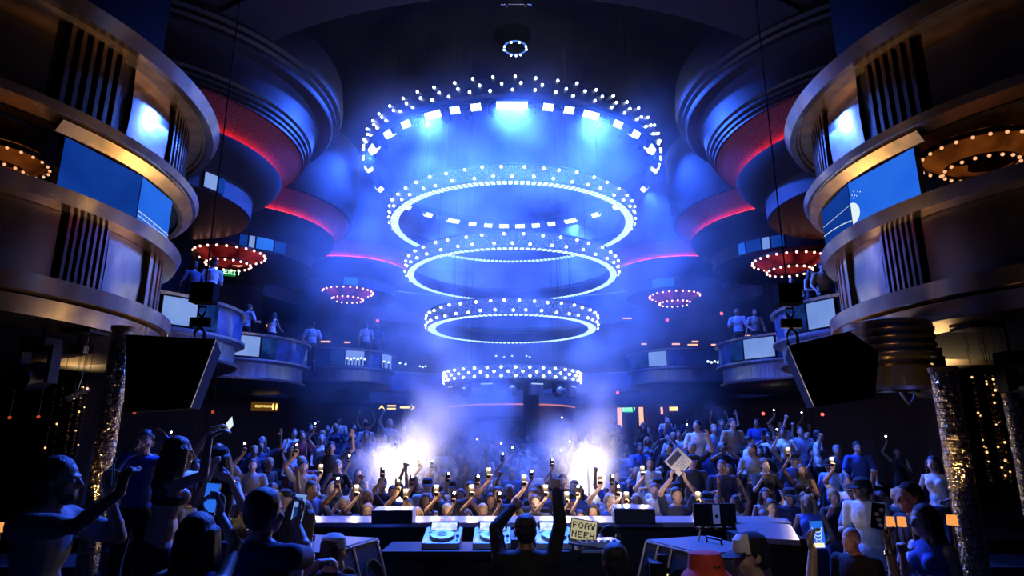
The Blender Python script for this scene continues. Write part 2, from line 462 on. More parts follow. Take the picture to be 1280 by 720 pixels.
# ---------------------------------------------------------------- gold balcony towers
def tower(C, sg, k, side):
    """drum balcony of two storeys; angle 0 faces the dance floor, negative angles face the stage"""
    A = (lambda a: a) if sg > 0 else (lambda a: 180 - a)
    def arc(a0, a1): return (min(A(a0), A(a1)), max(A(a0), A(a1)))
    t = thing('balcony_tower', 'gold banded drum-shaped balcony tower nearest the stage on the %s of the hall' % side, 'balcony', (C[0], C[1], 0))
    def ln(name, prof, mat, a=None, n=96, closed=False):
        a = (-180, 180) if a is None else arc(*a)
        return obj(name, MB().lathe([(r * k, z + E) for r, z in prof], n, a[0], a[1], closed=closed), mat, t, smooth=True)
    # bottom: two stepped skirts
    ln('skirt', [(2.6, 1.36), (3.42, 1.36), (3.46, 1.56), (3.40, 1.58)], M['gold'])
    ln('band', [(3.40, 1.58), (3.55, 1.60), (3.56, 1.79), (3.28, 1.80)], M['gold'])
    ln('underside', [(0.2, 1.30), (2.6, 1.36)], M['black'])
    ln('drum_wall', [(3.26, 1.78), (3.26, 2.68)], M['bronze_dark'])
    ln('band', [(3.30, 2.66), (3.52, 2.68), (3.58, 2.84), (3.50, 2.86), (1.0, 2.87)], M['gold'])
    # lower drum: plain gold wall, ribbed section, polished panels
    ln('wall_panel', [(3.28, 1.79), (3.28, 2.68)], M['gold'], (-42, -17.5), 24)
    for i in range(7):
        a = -16.6 + i * 1.55
        ln('fin', [(3.27, 1.79), (3.36, 1.79), (3.36, 2.68), (3.27, 2.68)], M['gold_panel'], (a, a + 0.62), 2, True)
    ln('wall_panel', [(3.29, 1.79), (3.31, 2.2), (3.29, 2.68)], M['gold_panel'], (-5.2, 9), 14)
    for i in range(4):
        a = 10.5 + i * 4
        ln('fin', [(3.27, 1.79), (3.36, 1.79), (3.36, 2.68), (3.27, 2.68)], M['gold'], (a, a + 2.2), 3, True)
    ln('wall_panel', [(3.29, 1.79), (3.29, 2.68)], M['gold_panel'], (27, 60), 14)
    # the open floor between the bands: floor slab, rear wall and flat ceiling
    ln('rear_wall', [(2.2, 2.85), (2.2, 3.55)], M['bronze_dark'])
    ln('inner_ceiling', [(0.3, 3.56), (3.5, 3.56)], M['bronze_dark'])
    # cove over the screens and second band
    ln('cove', [(3.46, 3.50), (3.53, 3.48), (3.66, 3.59), (3.60, 3.62)], M['gold_soffit'], (-24, 200), 110)
    ln('band', [(3.46, 3.56), (3.62, 3.62), (3.70, 3.645), (3.74, 3.74), (3.4, 3.75)], M['gold'])
    ln('drum_wall', [(3.40, 3.74), (3.40, 4.92)], M['bronze_dark'])
    for i in range(6):
        a = -24 + i * 2.2
        ln('fin', [(3.40, 3.74), (3.49, 3.74), (3.49, 4.9), (3.40, 4.9)], M['bronze_rib'], (a, a + 0.9), 2, True)
    ln('wall_panel', [(3.43, 3.74), (3.46, 4.3), (3.43, 4.9)], M['gold_panel'], (-8, 6.5), 14)
    for i in range(8):
        a = 8.0 + i * 2.1
        ln('fin', [(3.40, 3.74), (3.49, 3.74), (3.49, 4.9), (3.40, 4.9)], M['gold_panel'], (a, a + 0.8), 2, True)
    ln('wall_panel', [(3.42, 3.74), (3.42, 4.9)], M['gold'], (-60, -26), 14)
    # soffit and cornice
    ln('soffit', [(3.40, 4.90), (3.66, 4.90), (3.68, 4.87), (3.72, 4.87)], M['gold_soffit'])
    ln('cornice', [(3.72, 4.87), (3.74, 4.82), (3.84, 4.82), (3.92, 5.00), (3.86, 5.03), (2.5, 5.05)], M['gold'])
    ln('parapet', [(3.0, 5.04), (2.9, 5.6), (2.9, 9.0)], M['matt_black'])  # black drum raised to the ceiling to keep the space above dark
    # warm strip lights hidden in the cove, washing the gold
    for a in (-18, -7, 4, 15):
        aa = R(A(a)); r0 = 3.30 * k
    return t, A
CL, KL = (-8.47, 8.0), 1.0
CR, KR = (7.88, 8.15), 0.925
tl, AL = tower(CL, 1, KL, 'left')
tr, AR = tower(CR, -1, KR, 'right')

def flat_screen(label, C, A, k, a0, a1, z0, z1, mat, extra=None, r=3.53):
    """flat LED panel hung on a tower between two angles; extra draws its picture"""
    p0 = V((C[0] + r * k * math.cos(R(A(a0))), C[1] + r * k * math.sin(R(A(a0))), 0))
    p1 = V((C[0] + r * k * math.cos(R(A(a1))), C[1] + r * k * math.sin(R(A(a1))), 0))
    mid = (p0 + p1) / 2; d = (p1 - p0); W = d.length; d.normalize()
    n = V((mid.x - C[0], mid.y - C[1], 0)).normalized()
    H = z1 - z0
    t = thing('led_screen', label, 'screen', (mid.x, mid.y, z0 + E))
    if d.cross(V((0, 0, 1))).dot(n) < 0: d = -d
    t.rotation_euler = (0, 0, math.atan2(d.y, d.x))      # local x along the panel, -y out of it
    obj('cabinet', MB().box((0, 0.05, H / 2), (W, 0.08, H)), M['black_metal'], t)
    mb = MB(); x, y = W / 2 - 0.004, 0.004
    mb.add([(-x, y, 0.01), (x, y, 0.01), (x, y, H - 0.01), (-x, y, H - 0.01)], [(0, 1, 2, 3)])
    mats = [mat, M['scr_white'], M['scr_line']]
    if extra: extra(mb, x, H)
    obj('display', mb, mats, t, fix=False)
    return t
def disc(mb, cx, cz, r, y, n=20, a0=0, a1=360, mi=1):
    mb.m = mi
    vs = [(cx, y, cz)] + [(cx + r * math.cos(R(a0 + (a1 - a0) * i / n)), y, cz + r * math.sin(R(a0 + (a1 - a0) * i / n))) for i in range(n + 1)]
    mb.add(vs, [(0, i, i + 1) for i in range(1, n + 1)]); mb.m = 0
def stripe(mb, pts, wd, y, mi=2):
    mb.m = mi
    for (x0, z0), (x1, z1) in zip(pts[:-1], pts[1:]):
        mb.add([(x0, y, z0 - wd), (x1, y, z1 - wd), (x1, y, z1 + wd), (x0, y, z0 + wd)], [(0, 1, 2, 3)])
    mb.m = 0
def picL2(mb, x, H):
    y = -0.002
    rnd = random.Random(3)
    stripe(mb, [(-x + 2 * x * i / 12, 0.13 - 0.05 * (i / 12) ** 2) for i in range(13)], 0.006, y)
    stripe(mb, [(-x + 2 * x * i / 12, 0.07 - 0.03 * (i / 12)) for i in range(13)], 0.005, y)
    for i in range(26): disc(mb, rnd.uniform(-x * .9, x * .95), rnd.uniform(0.02, 0.12), rnd.uniform(.004, .009), y - .001, 6, mi=2)
def picR1(mb, x, H):
    # pale half moon at the seam with a few specks
    disc(mb, -x, 0.17, 0.15, -0.002, 24, -90, 90, 1)
    for px, pz in ((0.05, .42), (.10, .40), (.09, .46), (.16, .43), (.13, .38), (.2, .41), (.07, .37)):
        disc(mb, -x + px, pz, 0.009, -0.002, 8, mi=1)
def picR2(mb, x, H):
    stripe(mb, [(x - 2 * x * i / 12, 0.08 + 0.22 * (i / 12) - 0.1 * (i / 12) ** 2) for i in range(13)], 0.007, -0.002)
    stripe(mb, [(x - 2 * x * i / 12, 0.3 + 0.04 * (i / 12)) for i in range(13)], 0.004, -0.002)
flat_screen('larger flat blue LED screen under the gold cove of the left tower', CL, AL, KL, -22, -3.2, 2.85, 3.47, M['scr_blue'])
flat_screen('smaller blue LED screen with a dotted curve along its foot on the left tower', CL, AL, KL, -3.0, 11.5, 2.85, 3.47, M['scr_bright'], picL2)
flat_screen('larger bright blue LED screen with a pale half moon on the right tower', CR, AR, KR, -21.5, -1.8, 2.85, 3.47, M['scr_bright'], picR1)
flat_screen('smaller blue LED screen crossed by a thin white curve on the right tower', CR, AR, KR, -1.6, 17, 2.85, 3.47, M['scr_blue'], picR2)
make_chandelier('bulb_chandelier', 'orange bulb chandelier inside the right gold tower beside the half-moon screen', 'bulb chandeliers', at(1222, 190, 7.05), 0.62, M['orange_shade'], M['bulb_orange'])
make_chandelier('bulb_chandelier', 'orange bulb chandelier inside the left gold tower at the frame edge', 'bulb chandeliers', at(-4, 196, 6.6), 0.5, M['orange_shade'], M['bulb_orange'])
# glass balustrade panel at the left tower's open floor
t = thing('glass_balustrade', 'blue-lit glass balustrade at the open floor of the left gold tower', 'balustrade', at(36, 150, 6.55))
t.rotation_euler = (0, 0, R(62))
obj('glass_panel', MB().box((0, 0, 0), (0.62, 0.02, 0.14)), M['scr_navy_glass'], t)
obj('top_rail', MB().box((0, 0, 0.08), (0.64, 0.04, 0.02)), M['silver'], t)

# ---------------------------------------------------------------- balcony pods along both sides
PODS = []
def pod(name_label, C, k, dz, sg, order):
    t = thing('balcony_pod', name_label, 'balcony', (C[0], C[1], 0), group=None)
    def ln(name, prof, mat, a=(-180, 180), n=72, closed=False):
        return obj(name, MB().lathe([(r * k, z + E + dz) for r, z in prof], n, a[0], a[1], closed=closed), mat, t, smooth=True)
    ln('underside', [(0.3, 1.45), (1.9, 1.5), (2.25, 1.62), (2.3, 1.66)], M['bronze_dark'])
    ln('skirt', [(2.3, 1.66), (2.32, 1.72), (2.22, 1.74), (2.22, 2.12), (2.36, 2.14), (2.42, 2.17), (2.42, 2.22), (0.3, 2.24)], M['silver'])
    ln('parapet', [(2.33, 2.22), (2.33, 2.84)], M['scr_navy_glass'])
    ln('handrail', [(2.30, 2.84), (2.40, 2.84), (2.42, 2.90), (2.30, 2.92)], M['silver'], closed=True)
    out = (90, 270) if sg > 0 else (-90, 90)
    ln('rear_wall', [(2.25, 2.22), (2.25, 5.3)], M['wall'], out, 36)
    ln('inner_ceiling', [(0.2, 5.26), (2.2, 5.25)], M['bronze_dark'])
    ln('screen_band', [(2.2, 5.25), (2.26, 5.27), (2.26, 5.68), (2.3, 5.72)], M['wall'])
    ln('cove', [(2.3, 5.72), (2.5, 5.85), (2.72, 6.02), (2.86, 6.2), (2.9, 6.3), (2.84, 6.36), (2.7, 6.36)], M['ceiling'])
    ln('red_light_strip', [(2.72, 6.38), (2.80, 6.38)], M['red_led'])
    ln('pleated_cove', [(2.66, 6.36), (2.78, 6.48), (3.05, 6.68), (3.32, 6.88)], M['pleat'])
    # the coved ceiling over the pod belongs to the room
    pr = [(3.33, 6.89), (3.40, 6.9), (3.44, 7.1), (3.5, 7.6), (3.55, 9.2)] if order else \
         [(3.33, 6.89), (3.37, 6.89), (3.37, 6.97), (3.42, 6.98), (3.42, 7.06), (3.48, 7.08), (3.48, 7.16), (3.54, 7.2), (3.60, 7.6), (3.7, 7.78),
          (3.98, 7.78), (4.02, 7.84), (4.02, 7.9), (4.1, 7.94), (4.1, 8.02), (4.2, 8.06), (4.22, 8.2), (4.25, 8.3), (4.2, 8.9)]
    struct('ceiling', MB().lathe([(r * k, z + E + dz) for r, z in pr], 72, c=(C[0], C[1], 0)), M['ceiling' if order else 'moulding'], smooth=True)
    PODS.append((t, C, k, dz, sg))
    return t
PA = 13.7
pods = [
    ((-8.5, PA), 1.0, 0.0, 1, 'balcony pod just behind the left gold tower, its red-lit cove above the tower edge'),
    ((8.35, PA), 1.0, 0.0, -1, 'balcony pod just behind the right gold tower, its red-lit cove beside the tower cornice'),
    ((-8.55, 18.7), 1.0, 0.0, 1, 'second balcony pod from the left tower, with a red chandelier under its dark drum'),
    ((8.6, 18.7), 1.0, 0.0, -1, 'second balcony pod from the right tower, with a red chandelier under its dark drum'),
    ((-6.75, 25.3), 0.84, 0.55, 1, 'farthest balcony pod on the left, hazed in blue behind the hanging rings'),
    ((6.7, 25.3), 0.84, 0.55, -1, 'farthest balcony pod on the right, hazed in blue behind the hanging rings'),
]
for i, (C, k, dz, sg, lab) in enumerate(pods): pod(lab, C, k, dz, sg, i > 1)
def arc_screen(label, P, lo, hi, z0, z1, r, mat, group=None):
    """curved LED screen on a pod, between the two picture columns lo and hi as seen from the stage"""
    t0, C, k, dz, sg = P
    a0 = ang_on(lo[0], lo[1], C, r * k); a1 = ang_on(hi[0], hi[1], C, r * k)
    if a0 > a1: a0, a1 = a1, a0
    t = thing('led_screen', label, 'screen', (C[0], C[1], E + dz + z0), group=group)
    h = z1 - z0
    obj('cabinet', MB().arcbox((r - 0.05) * k, r * k, 0, h, a0, a1, 10), M['black_metal'], t)
    obj('display', MB().lathe([((r + 0.006) * k, 0.015), ((r + 0.006) * k, h - 0.015)], 10, a0 + 0.3, a1 - 0.3), mat, t)
    return t
LO = (2.25, 2.82, 2.4)
pA, pA2, pB, pB2, pC, pC2 = PODS
scr = [
    (pA, (200, 400), (245, 405), LO, 'scr_pale', 'pale blue LED screen on the balcony front beside the left tower above the hung loudspeaker'),
    (pA, (246, 405), (271, 410), LO, 'scr_navy', 'darker blue LED screen right of the pale one behind the left loudspeaker'),
    (pA2, (1010, 405), (1046, 400), LO, 'scr_pale', 'pale blue LED screen on the balcony front above the right hung loudspeaker'),
    (pA2, (984, 405), (1009, 405), LO, 'scr_navy', 'dark blue glossy LED screen left of the pale one above the right loudspeaker'),
    (pB, (282, 435), (325, 435), LO, 'scr_pale', 'pale blue LED screen on the second balcony front from the left tower'),
    (pB, (326, 435), (346, 437), LO, 'scr_navy', 'navy LED screen right of the pale one on the second left balcony'),
    (pB2, (930, 440), (969, 438), LO, 'scr_pale', 'pale LED screen on the second balcony front from the right tower'),
    (pB2, (912, 440), (929, 440), LO, 'scr_navy', 'navy LED screen left of the pale one on the second right balcony'),
    (pC, (431, 453), (455, 453), LO, 'scr_pale', 'small pale LED screen on the farthest left balcony'),
    (pC, (412, 453), (430, 453), LO, 'scr_navy', 'small navy LED screen on the farthest left balcony beside the pale one'),
    (pC, (477, 458), (489, 458), LO, 'scr_pale', 'tiny pale LED screen at the right end of the farthest left balcony'),
    (pC2, (811, 458), (834, 458), LO, 'scr_pale', 'small pale LED screen on the farthest right balcony'),
    (pC2, (790, 458), (810, 458), LO, 'scr_navy', 'small navy LED screen on the farthest right balcony beside the pale one'),
]
UP = (5.29, 5.66, 2.29)
up = [
    (pA, (258, 200), (275, 205), 'scr_pale', 'pale blue upper LED panel seen past the edge of the left tower cornice'),
    (pA, (276, 205), (284, 210), 'scr_blue', 'deep blue upper LED panel next to the left tower cornice'),
    (pB, (300, 290), (311, 291), 'scr_blue', 'first deep blue panel of the upper screen band over the left red chandelier'),
    (pB, (312, 291), (320, 292), 'scr_pale', 'bright pale panel of the upper screen band over the left red chandelier'),
    (pB, (321, 293), (343, 296), 'scr_bright', 'mid blue panel of the upper screen band over the left red chandelier'),
    (pB, (344, 297), (358, 300), 'scr_blue', 'last deep blue panel of the upper screen band over the left red chandelier'),
    (pB2, (922, 304), (931, 303), 'scr_bright', 'leftmost blue panel of the upper screen band over the right red chandelier'),
    (pB2, (932, 303), (951, 301), 'scr_blue', 'deep blue panel of the upper screen band over the right red chandelier'),
    (pB2, (952, 300), (962, 298), 'scr_pale', 'bright pale panel of the upper screen band over the right red chandelier'),
    (pB2, (963, 297), (980, 296), 'scr_blue', 'rightmost deep blue panel of the upper screen band over the right red chandelier'),
    (pC, (430, 345), (448, 345), 'scr_bright', 'left half of the dim blue upper screen on the farthest left pod'),
    (pC, (449, 345), (466, 347), 'scr_blue', 'right half of the dim blue upper screen on the farthest left pod'),
    (pC2, (815, 350), (843, 349), 'scr_bright', 'dim blue upper screen on the farthest right pod'),
]
for P, lo, hi, z, mat, lab in scr: arc_screen(lab, P, lo, hi, z[0], z[1], z[2], M[mat], 'balcony LED screens')
for P, lo, hi, mat, lab in up: arc_screen(lab, P, lo, hi, UP[0], UP[1], UP[2], M[mat], 'upper pod LED screens')
G = 'bulb chandeliers'
make_chandelier('bulb_chandelier', 'red bulb chandelier over the second left balcony, above a green exit sign', G, at(287, 317, 16.9), 0.95, M['red_shade'], M['bulb_red'])
make_chandelier('bulb_chandelier', 'red bulb chandelier over the second right balcony beside the right tower', G, at(985, 325, 16.9), 0.95, M['red_shade'], M['bulb_red'])
make_chandelier('bulb_chandelier', 'small red bulb chandelier over the farthest left balcony', G, at(435, 364, 23.6), 0.95, M['red_shade'], M['bulb_red'])
make_chandelier('bulb_chandelier', 'small red bulb chandelier over the farthest right balcony', G, at(843, 369, 23.6), 0.95, M['red_shade'], M['bulb_red'])

# ---------------------------------------------------------------- the hanging ring chandelier
RC = V((0, 20, 0))
def led_ring(label, Rr, z, h, bars, nb, rows, wid=0.32):
    t = thing('led_ring', label, 'ring light', (RC.x, RC.y, z), group='rings of the hanging chandelier')
    obj('mesh_band', MB().lathe([(Rr, 0), (Rr + 0.05, 0.04), (Rr + 0.05, h - 0.04), (Rr, h)], 96), M['lattice'], t, smooth=True)
    obj('inner_band', MB().lathe([(Rr - wid, 0.0), (Rr - wid, h * 0.7), (Rr, h)], 96), M['black_metal'], t, smooth=True)
    led = MB().lathe([(Rr - wid, 0.0), (Rr - 0.01, -0.005)], 180)
    obj('led_strip', led, ring_led_mat('led_bars_%d' % bars, bars, 5.0), t)
    obj('top_rim', MB().lathe([(Rr - 0.02, h), (Rr + 0.06, h), (Rr + 0.06, h + 0.03), (Rr - 0.02, h + 0.03)], 96, closed=True), M['silver'], t)
    for a in (0, 90, 180, 270):
        obj('hoist_cable', MB().tube([(Rr * 0.9 * math.cos(R(a + 45)), Rr * 0.9 * math.sin(R(a + 45)), h), (Rr * 0.9 * math.cos(R(a + 45)), Rr * 0.9 * math.sin(R(a + 45)), 14.6 - z)], 0.008, 5), M['black_metal'], t)
    b0 = MB().sphere((0, 0, 0), 0.036, 8, 5).mesh('star_bulb', M['bulb_blue'])
    pos = []
    rnd = random.Random(int(Rr * 100))
    for j in range(rows):
        for i in range(nb):
            a = 2 * PI * (i + (j % 2) * 0.5 + rnd.uniform(-.12, .12)) / nb - PI / 2
            zz = h * (0.22 + 0.6 * (j / max(rows - 1, 1))) + rnd.uniform(-.02, .02)
            pos.append((a, zz))
    pos.sort(key=lambda q: abs(((q[0] + PI / 2 + PI) % (2 * PI)) - PI))
    for a, zz in pos[:100]:
        obj('star_bulb', b0, None, t, loc=((Rr + 0.07) * math.cos(a), (Rr + 0.07) * math.sin(a), zz))
    if len(pos) > 100:
        mb = MB()
        for a, zz in pos[100:]: mb.sphere(((Rr + 0.07) * math.cos(a), (Rr + 0.07) * math.sin(a), zz), 0.036, 8, 5)
        o = obj('star_bulb', mb, M['bulb_blue'], t); o['kind'] = 'stuff'; o['label'] = 'star bulbs round the far side of the ring'
    return t
def hh(y0, y1, Rr): return at(640, y0, 20 - Rr).z - at(640, y1, 20 - Rr).z
led_ring('widest glowing LED ring of the chandelier, second from the top below the strobe ring', 4.01, 6.97 + E, hh(206, 226, 4.01), 150, 46, 2, 0.25)
led_ring('middle glowing LED ring of the chandelier, third from the top', 3.41, 5.25 + E, hh(290, 309, 3.41), 130, 40, 2, 0.21)
led_ring('small glowing LED ring of the chandelier, fourth from the top', 2.70, 3.52 + E, hh(372, 391.5, 2.7), 110, 40, 2, 0.25)
# lowest ring: starred band without a lit underside, small fixtures hung below
z5 = at(638, 473, 20 - 2.1).z
t5 = thing('led_ring', 'lowest ring of the chandelier, a star-lit band over hanging fixtures just above the smoke', 'ring light', (0, 20, z5), group='rings of the hanging chandelier')
h5 = hh(455, 473, 2.1)
obj('mesh_band', MB().lathe([(2.1, 0), (2.15, 0.04), (2.15, h5 - 0.04), (2.1, h5)], 96), M['lattice'], t5, smooth=True)
obj('inner_band', MB().lathe([(2.1, 0), (1.8, 0), (1.8, h5), (2.1, h5)], 96), M['black_metal'], t5, smooth=True)
obj('top_rim', MB().lathe([(2.08, h5), (2.16, h5), (2.16, h5 + 0.02), (2.08, h5 + 0.02)], 96, closed=True), M['silver'], t5)
b0 = MB().sphere((0, 0, 0), 0.036, 8, 5).mesh('star_bulb', M['bulb_blue'])
for j in range(3):
    for i in range(33):
        a = 2 * PI * (i + 0.5 * (j % 2)) / 33
        obj('star_bulb', b0, None, t5, loc=(2.17 * math.cos(a), 2.17 * math.sin(a), h5 * (0.18 + 0.3 * j)))
for a in (45, 135, 225, 315):
    obj('hoist_cable', MB().tube([(1.95 * math.cos(R(a)), 1.95 * math.sin(R(a)), h5), (1.95 * math.cos(R(a)), 1.95 * math.sin(R(a)), 14.6 - z5)], 0.008, 5), M['black_metal'], t5)

# strobe ring (top)
zt = 8.96 + E; RT = 4.8
tt = thing('strobe_ring', 'largest top ring of the chandelier carrying bright strobe panels and rows of star bulbs', 'ring light', (0, 20, zt), group='rings of the hanging chandelier')
htop = hh(102, 121, RT)
obj('ring_band', MB().lathe([(RT + 0.1, 0.05), (RT + 0.16, 0.1), (RT + 0.16, htop + 0.1), (RT - 0.2, htop + 0.1), (RT - 0.2, 0.05)], 96, closed=True), M['black_metal'], tt, smooth=True)
obj('truss_tube', MB().lathe([(RT - 0.05, -0.02), (RT + 0.05, -0.02), (RT + 0.05, 0.06), (RT - 0.05, 0.06)], 96, closed=True), M['black_metal'], tt)
pos = []
rnd = random.Random(5)
for j in range(3):
    for i in range(54):
        a = 2 * PI * (i + (0, .5, .2)[j] + rnd.uniform(-.1, .1)) / 54 - PI / 2
        pos.append((a, 0.14 + htop * (0.08 + 0.42 * j) + rnd.uniform(-.03, .03)))
pos.sort(key=lambda q: abs(((q[0] + PI / 2 + PI) % (2 * PI)) - PI))
for a, zz in pos[:100]:
    obj('star_bulb', b0, None, tt, loc=((RT + 0.2) * math.cos(a), (RT + 0.2) * math.sin(a), zz))
mb = MB()
for a, zz in pos[100:]: mb.sphere(((RT + 0.2) * math.cos(a), (RT + 0.2) * math.sin(a), zz), 0.036, 8, 5)
o = obj('star_bulb', mb, M['bulb_blue'], tt); o['kind'] = 'stuff'; o['label'] = 'star bulbs round the far side of the ring'
for a in (0, 90, 180, 270):
    obj('hoist_cable', MB().tube([(RT * math.cos(R(a + 45)), RT * math.sin(R(a + 45)), htop), (RT * math.cos(R(a + 45)), RT * math.sin(R(a + 45)), 13.9 - zt + 0.5)], 0.012, 5), M['black_metal'], tt)
def strobe(a, wd, lab, k):
    """strobe panel clamped under the ring at angle a from the stage side"""
    ar = R(a - 90)
    c = V((20 * 0 + RT * math.cos(ar), RT * math.sin(ar), 0))
    t = thing('strobe_light', lab, 'strobe light', (c.x, 20 + c.y, zt - 0.14), ar + PI / 2, 'strobe panels under the top ring')
    Mx = Matrix.Rotation(R(38), 4, 'X')
    def P(v): return Mx @ V(v)
    obj('housing', MB().cbox((0, 0, 0), (wd, 0.2, 0.2), 0.03, Mx), M['black_metal'], t)
    obj('bracket', MB().box((0, 0.03, 0.11), (0.08, 0.05, 0.14)), M['black_metal'], t)
    mb = MB(); n = max(5, int(wd / 0.06))
    for i in range(n):
        x = -wd / 2 + wd * (i + 0.5) / n; q = wd / n * 0.27
        for yy in (-0.104,):
            mb.add([P((x - q, yy, -0.09)), P((x + q, yy, -0.09)), P((x + q, yy, 0.09)), P((x - q, yy, 0.09))], [(0, 1, 2, 3)])
        mb.add([P((x - q, -0.09, -0.104)), P((x + q, -0.09, -0.104)), P((x + q, 0.09, -0.104)), P((x - q, 0.09, -0.104))], [(0, 3, 2, 1)])
    obj('lens', mb, M['strobe'], t, fix=False)
    return t
SA = [(0, .85), (11.5, .3), (18.5, .3), (26.5, .52), (-11.5, .3), (-18.5, .3), (-26.5, .52), (38, .34), (48, .36), (62, .5), (-38, .34), (-48, .36), (-62, .5),
      (80, .3), (-80, .3), (100, .3), (-100, .3), (122, .45), (-122, .45), (136, .34), (-136, .34), (150, .5), (-150, .5), (160, .32), (-160, .32), (168, .34), (-168, .34), (176, .4), (-176, .4)]
ORD = {0: 'widest strobe panel at the centre front of the top ring'}
for a, wd in SA:
    sidew = 'right' if a > 0 else 'left'
    nth = sorted(abs(x) for x, _ in SA if (x > 0) == (a > 0) and x != 0)
    if a == 0: lab = 'widest white strobe panel at the centre front of the top ring'
    else:
        i = nth.index(abs(a)) + 1
        wrd = ['first', 'second', 'third', 'fourth', 'fifth', 'sixth', 'seventh', 'eighth', 'ninth', 'tenth', 'eleventh', 'twelfth', 'thirteenth', 'fourteenth'][i - 1]
        lab = 'white strobe panel under the top ring, %s to the %s of the widest front panel' % (wrd, sidew)
    s_ = strobe(a, wd, lab, 0)
    if a in (0, 26.5, -26.5, 62, -62, 100, -100, 150, -150):
        lamp('strobe_lamp', 'AREA', (0, -0.12, -0.2), BLUE, STROBE_W * (1.15 if abs(a) < 30 else 0.22 if abs(a) < 120 else 1.0), s_, size=wd, target=(0, -0.9, -2.0), sy=0.2)
for i, a in enumerate((6, 15, 22.5, 33, 43, 55, -6, -15, -22.5, -33, -43, -55, 70, -70, 142, -142, 156, -156)):
    ar = R(a - 90)
    nn = ['first', 'second', 'third', 'fourth', 'fifth', 'sixth', 'seventh', 'eighth', 'ninth']
    same = sorted(abs(x) for x in (6, 15, 22.5, 33, 43, 55, 70, 142, 156))
    t = thing('moving_head_light', 'dark moving-head light under the top ring, %s to the %s of its front centre' % (nn[same.index(abs(a))], 'right' if a > 0 else 'left'), 'stage light',
              ((RT - 0.1) * math.cos(ar), 20 + (RT - 0.1) * math.sin(ar), zt - 0.08), ar + PI / 2, 'moving heads under the top ring')
    obj('base', MB().cbox((0, 0, 0.02), (0.2, 0.2, 0.1), 0.02), M['black_metal'], t)
    obj('yoke', MB().box((-0.13, 0, -0.12), (0.03, 0.08, 0.24)).box((0.13, 0, -0.12), (0.03, 0.08, 0.24)).box((0, 0, -0.02), (0.28, 0.1, 0.03)), M['black_metal'], t)
    Mx = Matrix.Rotation(R(50), 4, 'X')
    obj('head', MB().lathe([(0.0, -0.14), (0.09, -0.13), (0.115, -0.02), (0.11, 0.08), (0.12, 0.14), (0.1, 0.15), (0.0, 0.145)], 20, c=(0, 0, -0.2), M4=Mx), M['black_metal'], t, smooth=True)
# fixtures hung below the lowest ring
for i, a in enumerate((-62, -42, -20, 0, 20, 42, 62)):
    ar = R(a - 90)
    pan = i % 2 == 0
    wo = ['first', 'second', 'third', 'fourth', 'fifth', 'sixth', 'seventh'][i]
    t = thing('hanging_strobe' if pan else 'hanging_spotlight', ('boxy blue-lit strobe' if pan else 'round moving spotlight') + ' hung under the lowest ring, %s from its left end' % wo,
              'stage light', (2.0 * math.cos(ar), 20 + 2.0 * math.sin(ar), z5), ar + PI / 2, 'fixtures under the lowest ring')
    obj('bracket', MB().box((0, 0, -0.06), (0.06, 0.06, 0.12)), M['black_metal'], t)
    if pan:
        obj('housing', MB().cbox((0, 0, -0.28), (0.42, 0.2, 0.34), 0.03), M['silver'], t)
        obj('led_row', MB().box((0, -0.105, -0.14), (0.36, 0.01, 0.03)), M['scr_line'], t)
    else:
        obj('yoke', MB().box((-0.17, 0, -0.22), (0.03, 0.1, 0.28)).box((0.17, 0, -0.22), (0.03, 0.1, 0.28)).box((0, 0, -0.1), (0.36, 0.1, 0.04)), M['black_metal'], t)
        obj('head', MB().sphere((0, -0.02, -0.32), (0.15, 0.19, 0.17), 16, 10), M['silver'], t, smooth=True)

# small oculus ring at the crown of the dome
zo = at(644, 57, 20)
t = thing('oculus_ring', 'tiny blue glowing ring light at the crown of the dark dome', 'ring light', (zo.x, 20, zo.z - 0.1))
obj('ring_tube', MB().lathe([(0.36, 0), (0.4, -0.04), (0.44, 0), (0.4, 0.04)], 40, closed=True), emit('oculus_glow', (0.1, 0.28, 1.0), 0.9, sampled=False), t)
bb = MB().sphere((0, 0, 0), 0.035, 8, 5).mesh('star_bulb', M['bulb_blue'])
for a in (250, 292, 200, 172, 340, 5, 85, 112, 60): obj('star_bulb', bb, None, t, loc=(0.41 * math.cos(R(a)), 0.41 * math.sin(R(a)), -0.04))
obj('hoist_cable', MB().tube([(0.4, 0, 0), (0.05, 0, 0.6)], 0.01, 5).tube([(-0.4, 0, 0), (-0.05, 0, 0.6)], 0.01, 5).tube([(0, 0.4, 0), (0, 0.05, 0.6)], 0.01, 5), M['black_metal'], t)
# truss bar near the dome rim
p = at(645, 5, 10.6)
t = thing('lighting_bar', 'short metal lighting bar hanging at the top centre near the dome rim', 'lighting bar', p)
obj('bar', MB().tube([(-0.28, 0, 0), (0.28, 0, 0)], 0.012), M['silver'], t)
for x in (-0.18, 0.19):
    obj('drop_rod', MB().tube([(x, 0, 0), (x, 0, 0.5)], 0.008, 6), M['black_metal'], t)
    obj('clamp', MB().box((x, 0, -0.02), (0.05, 0.05, 0.05)).tube([(x, 0, -0.04), (x, 0, -0.1)], 0.008, 6), M['bronze_rib'], t)
for x in (-0.26, 0.27): obj('end_cap', MB().cbox((x, 0, 0), (0.07, 0.03, 0.03), 0.006), M['chrome'], t)

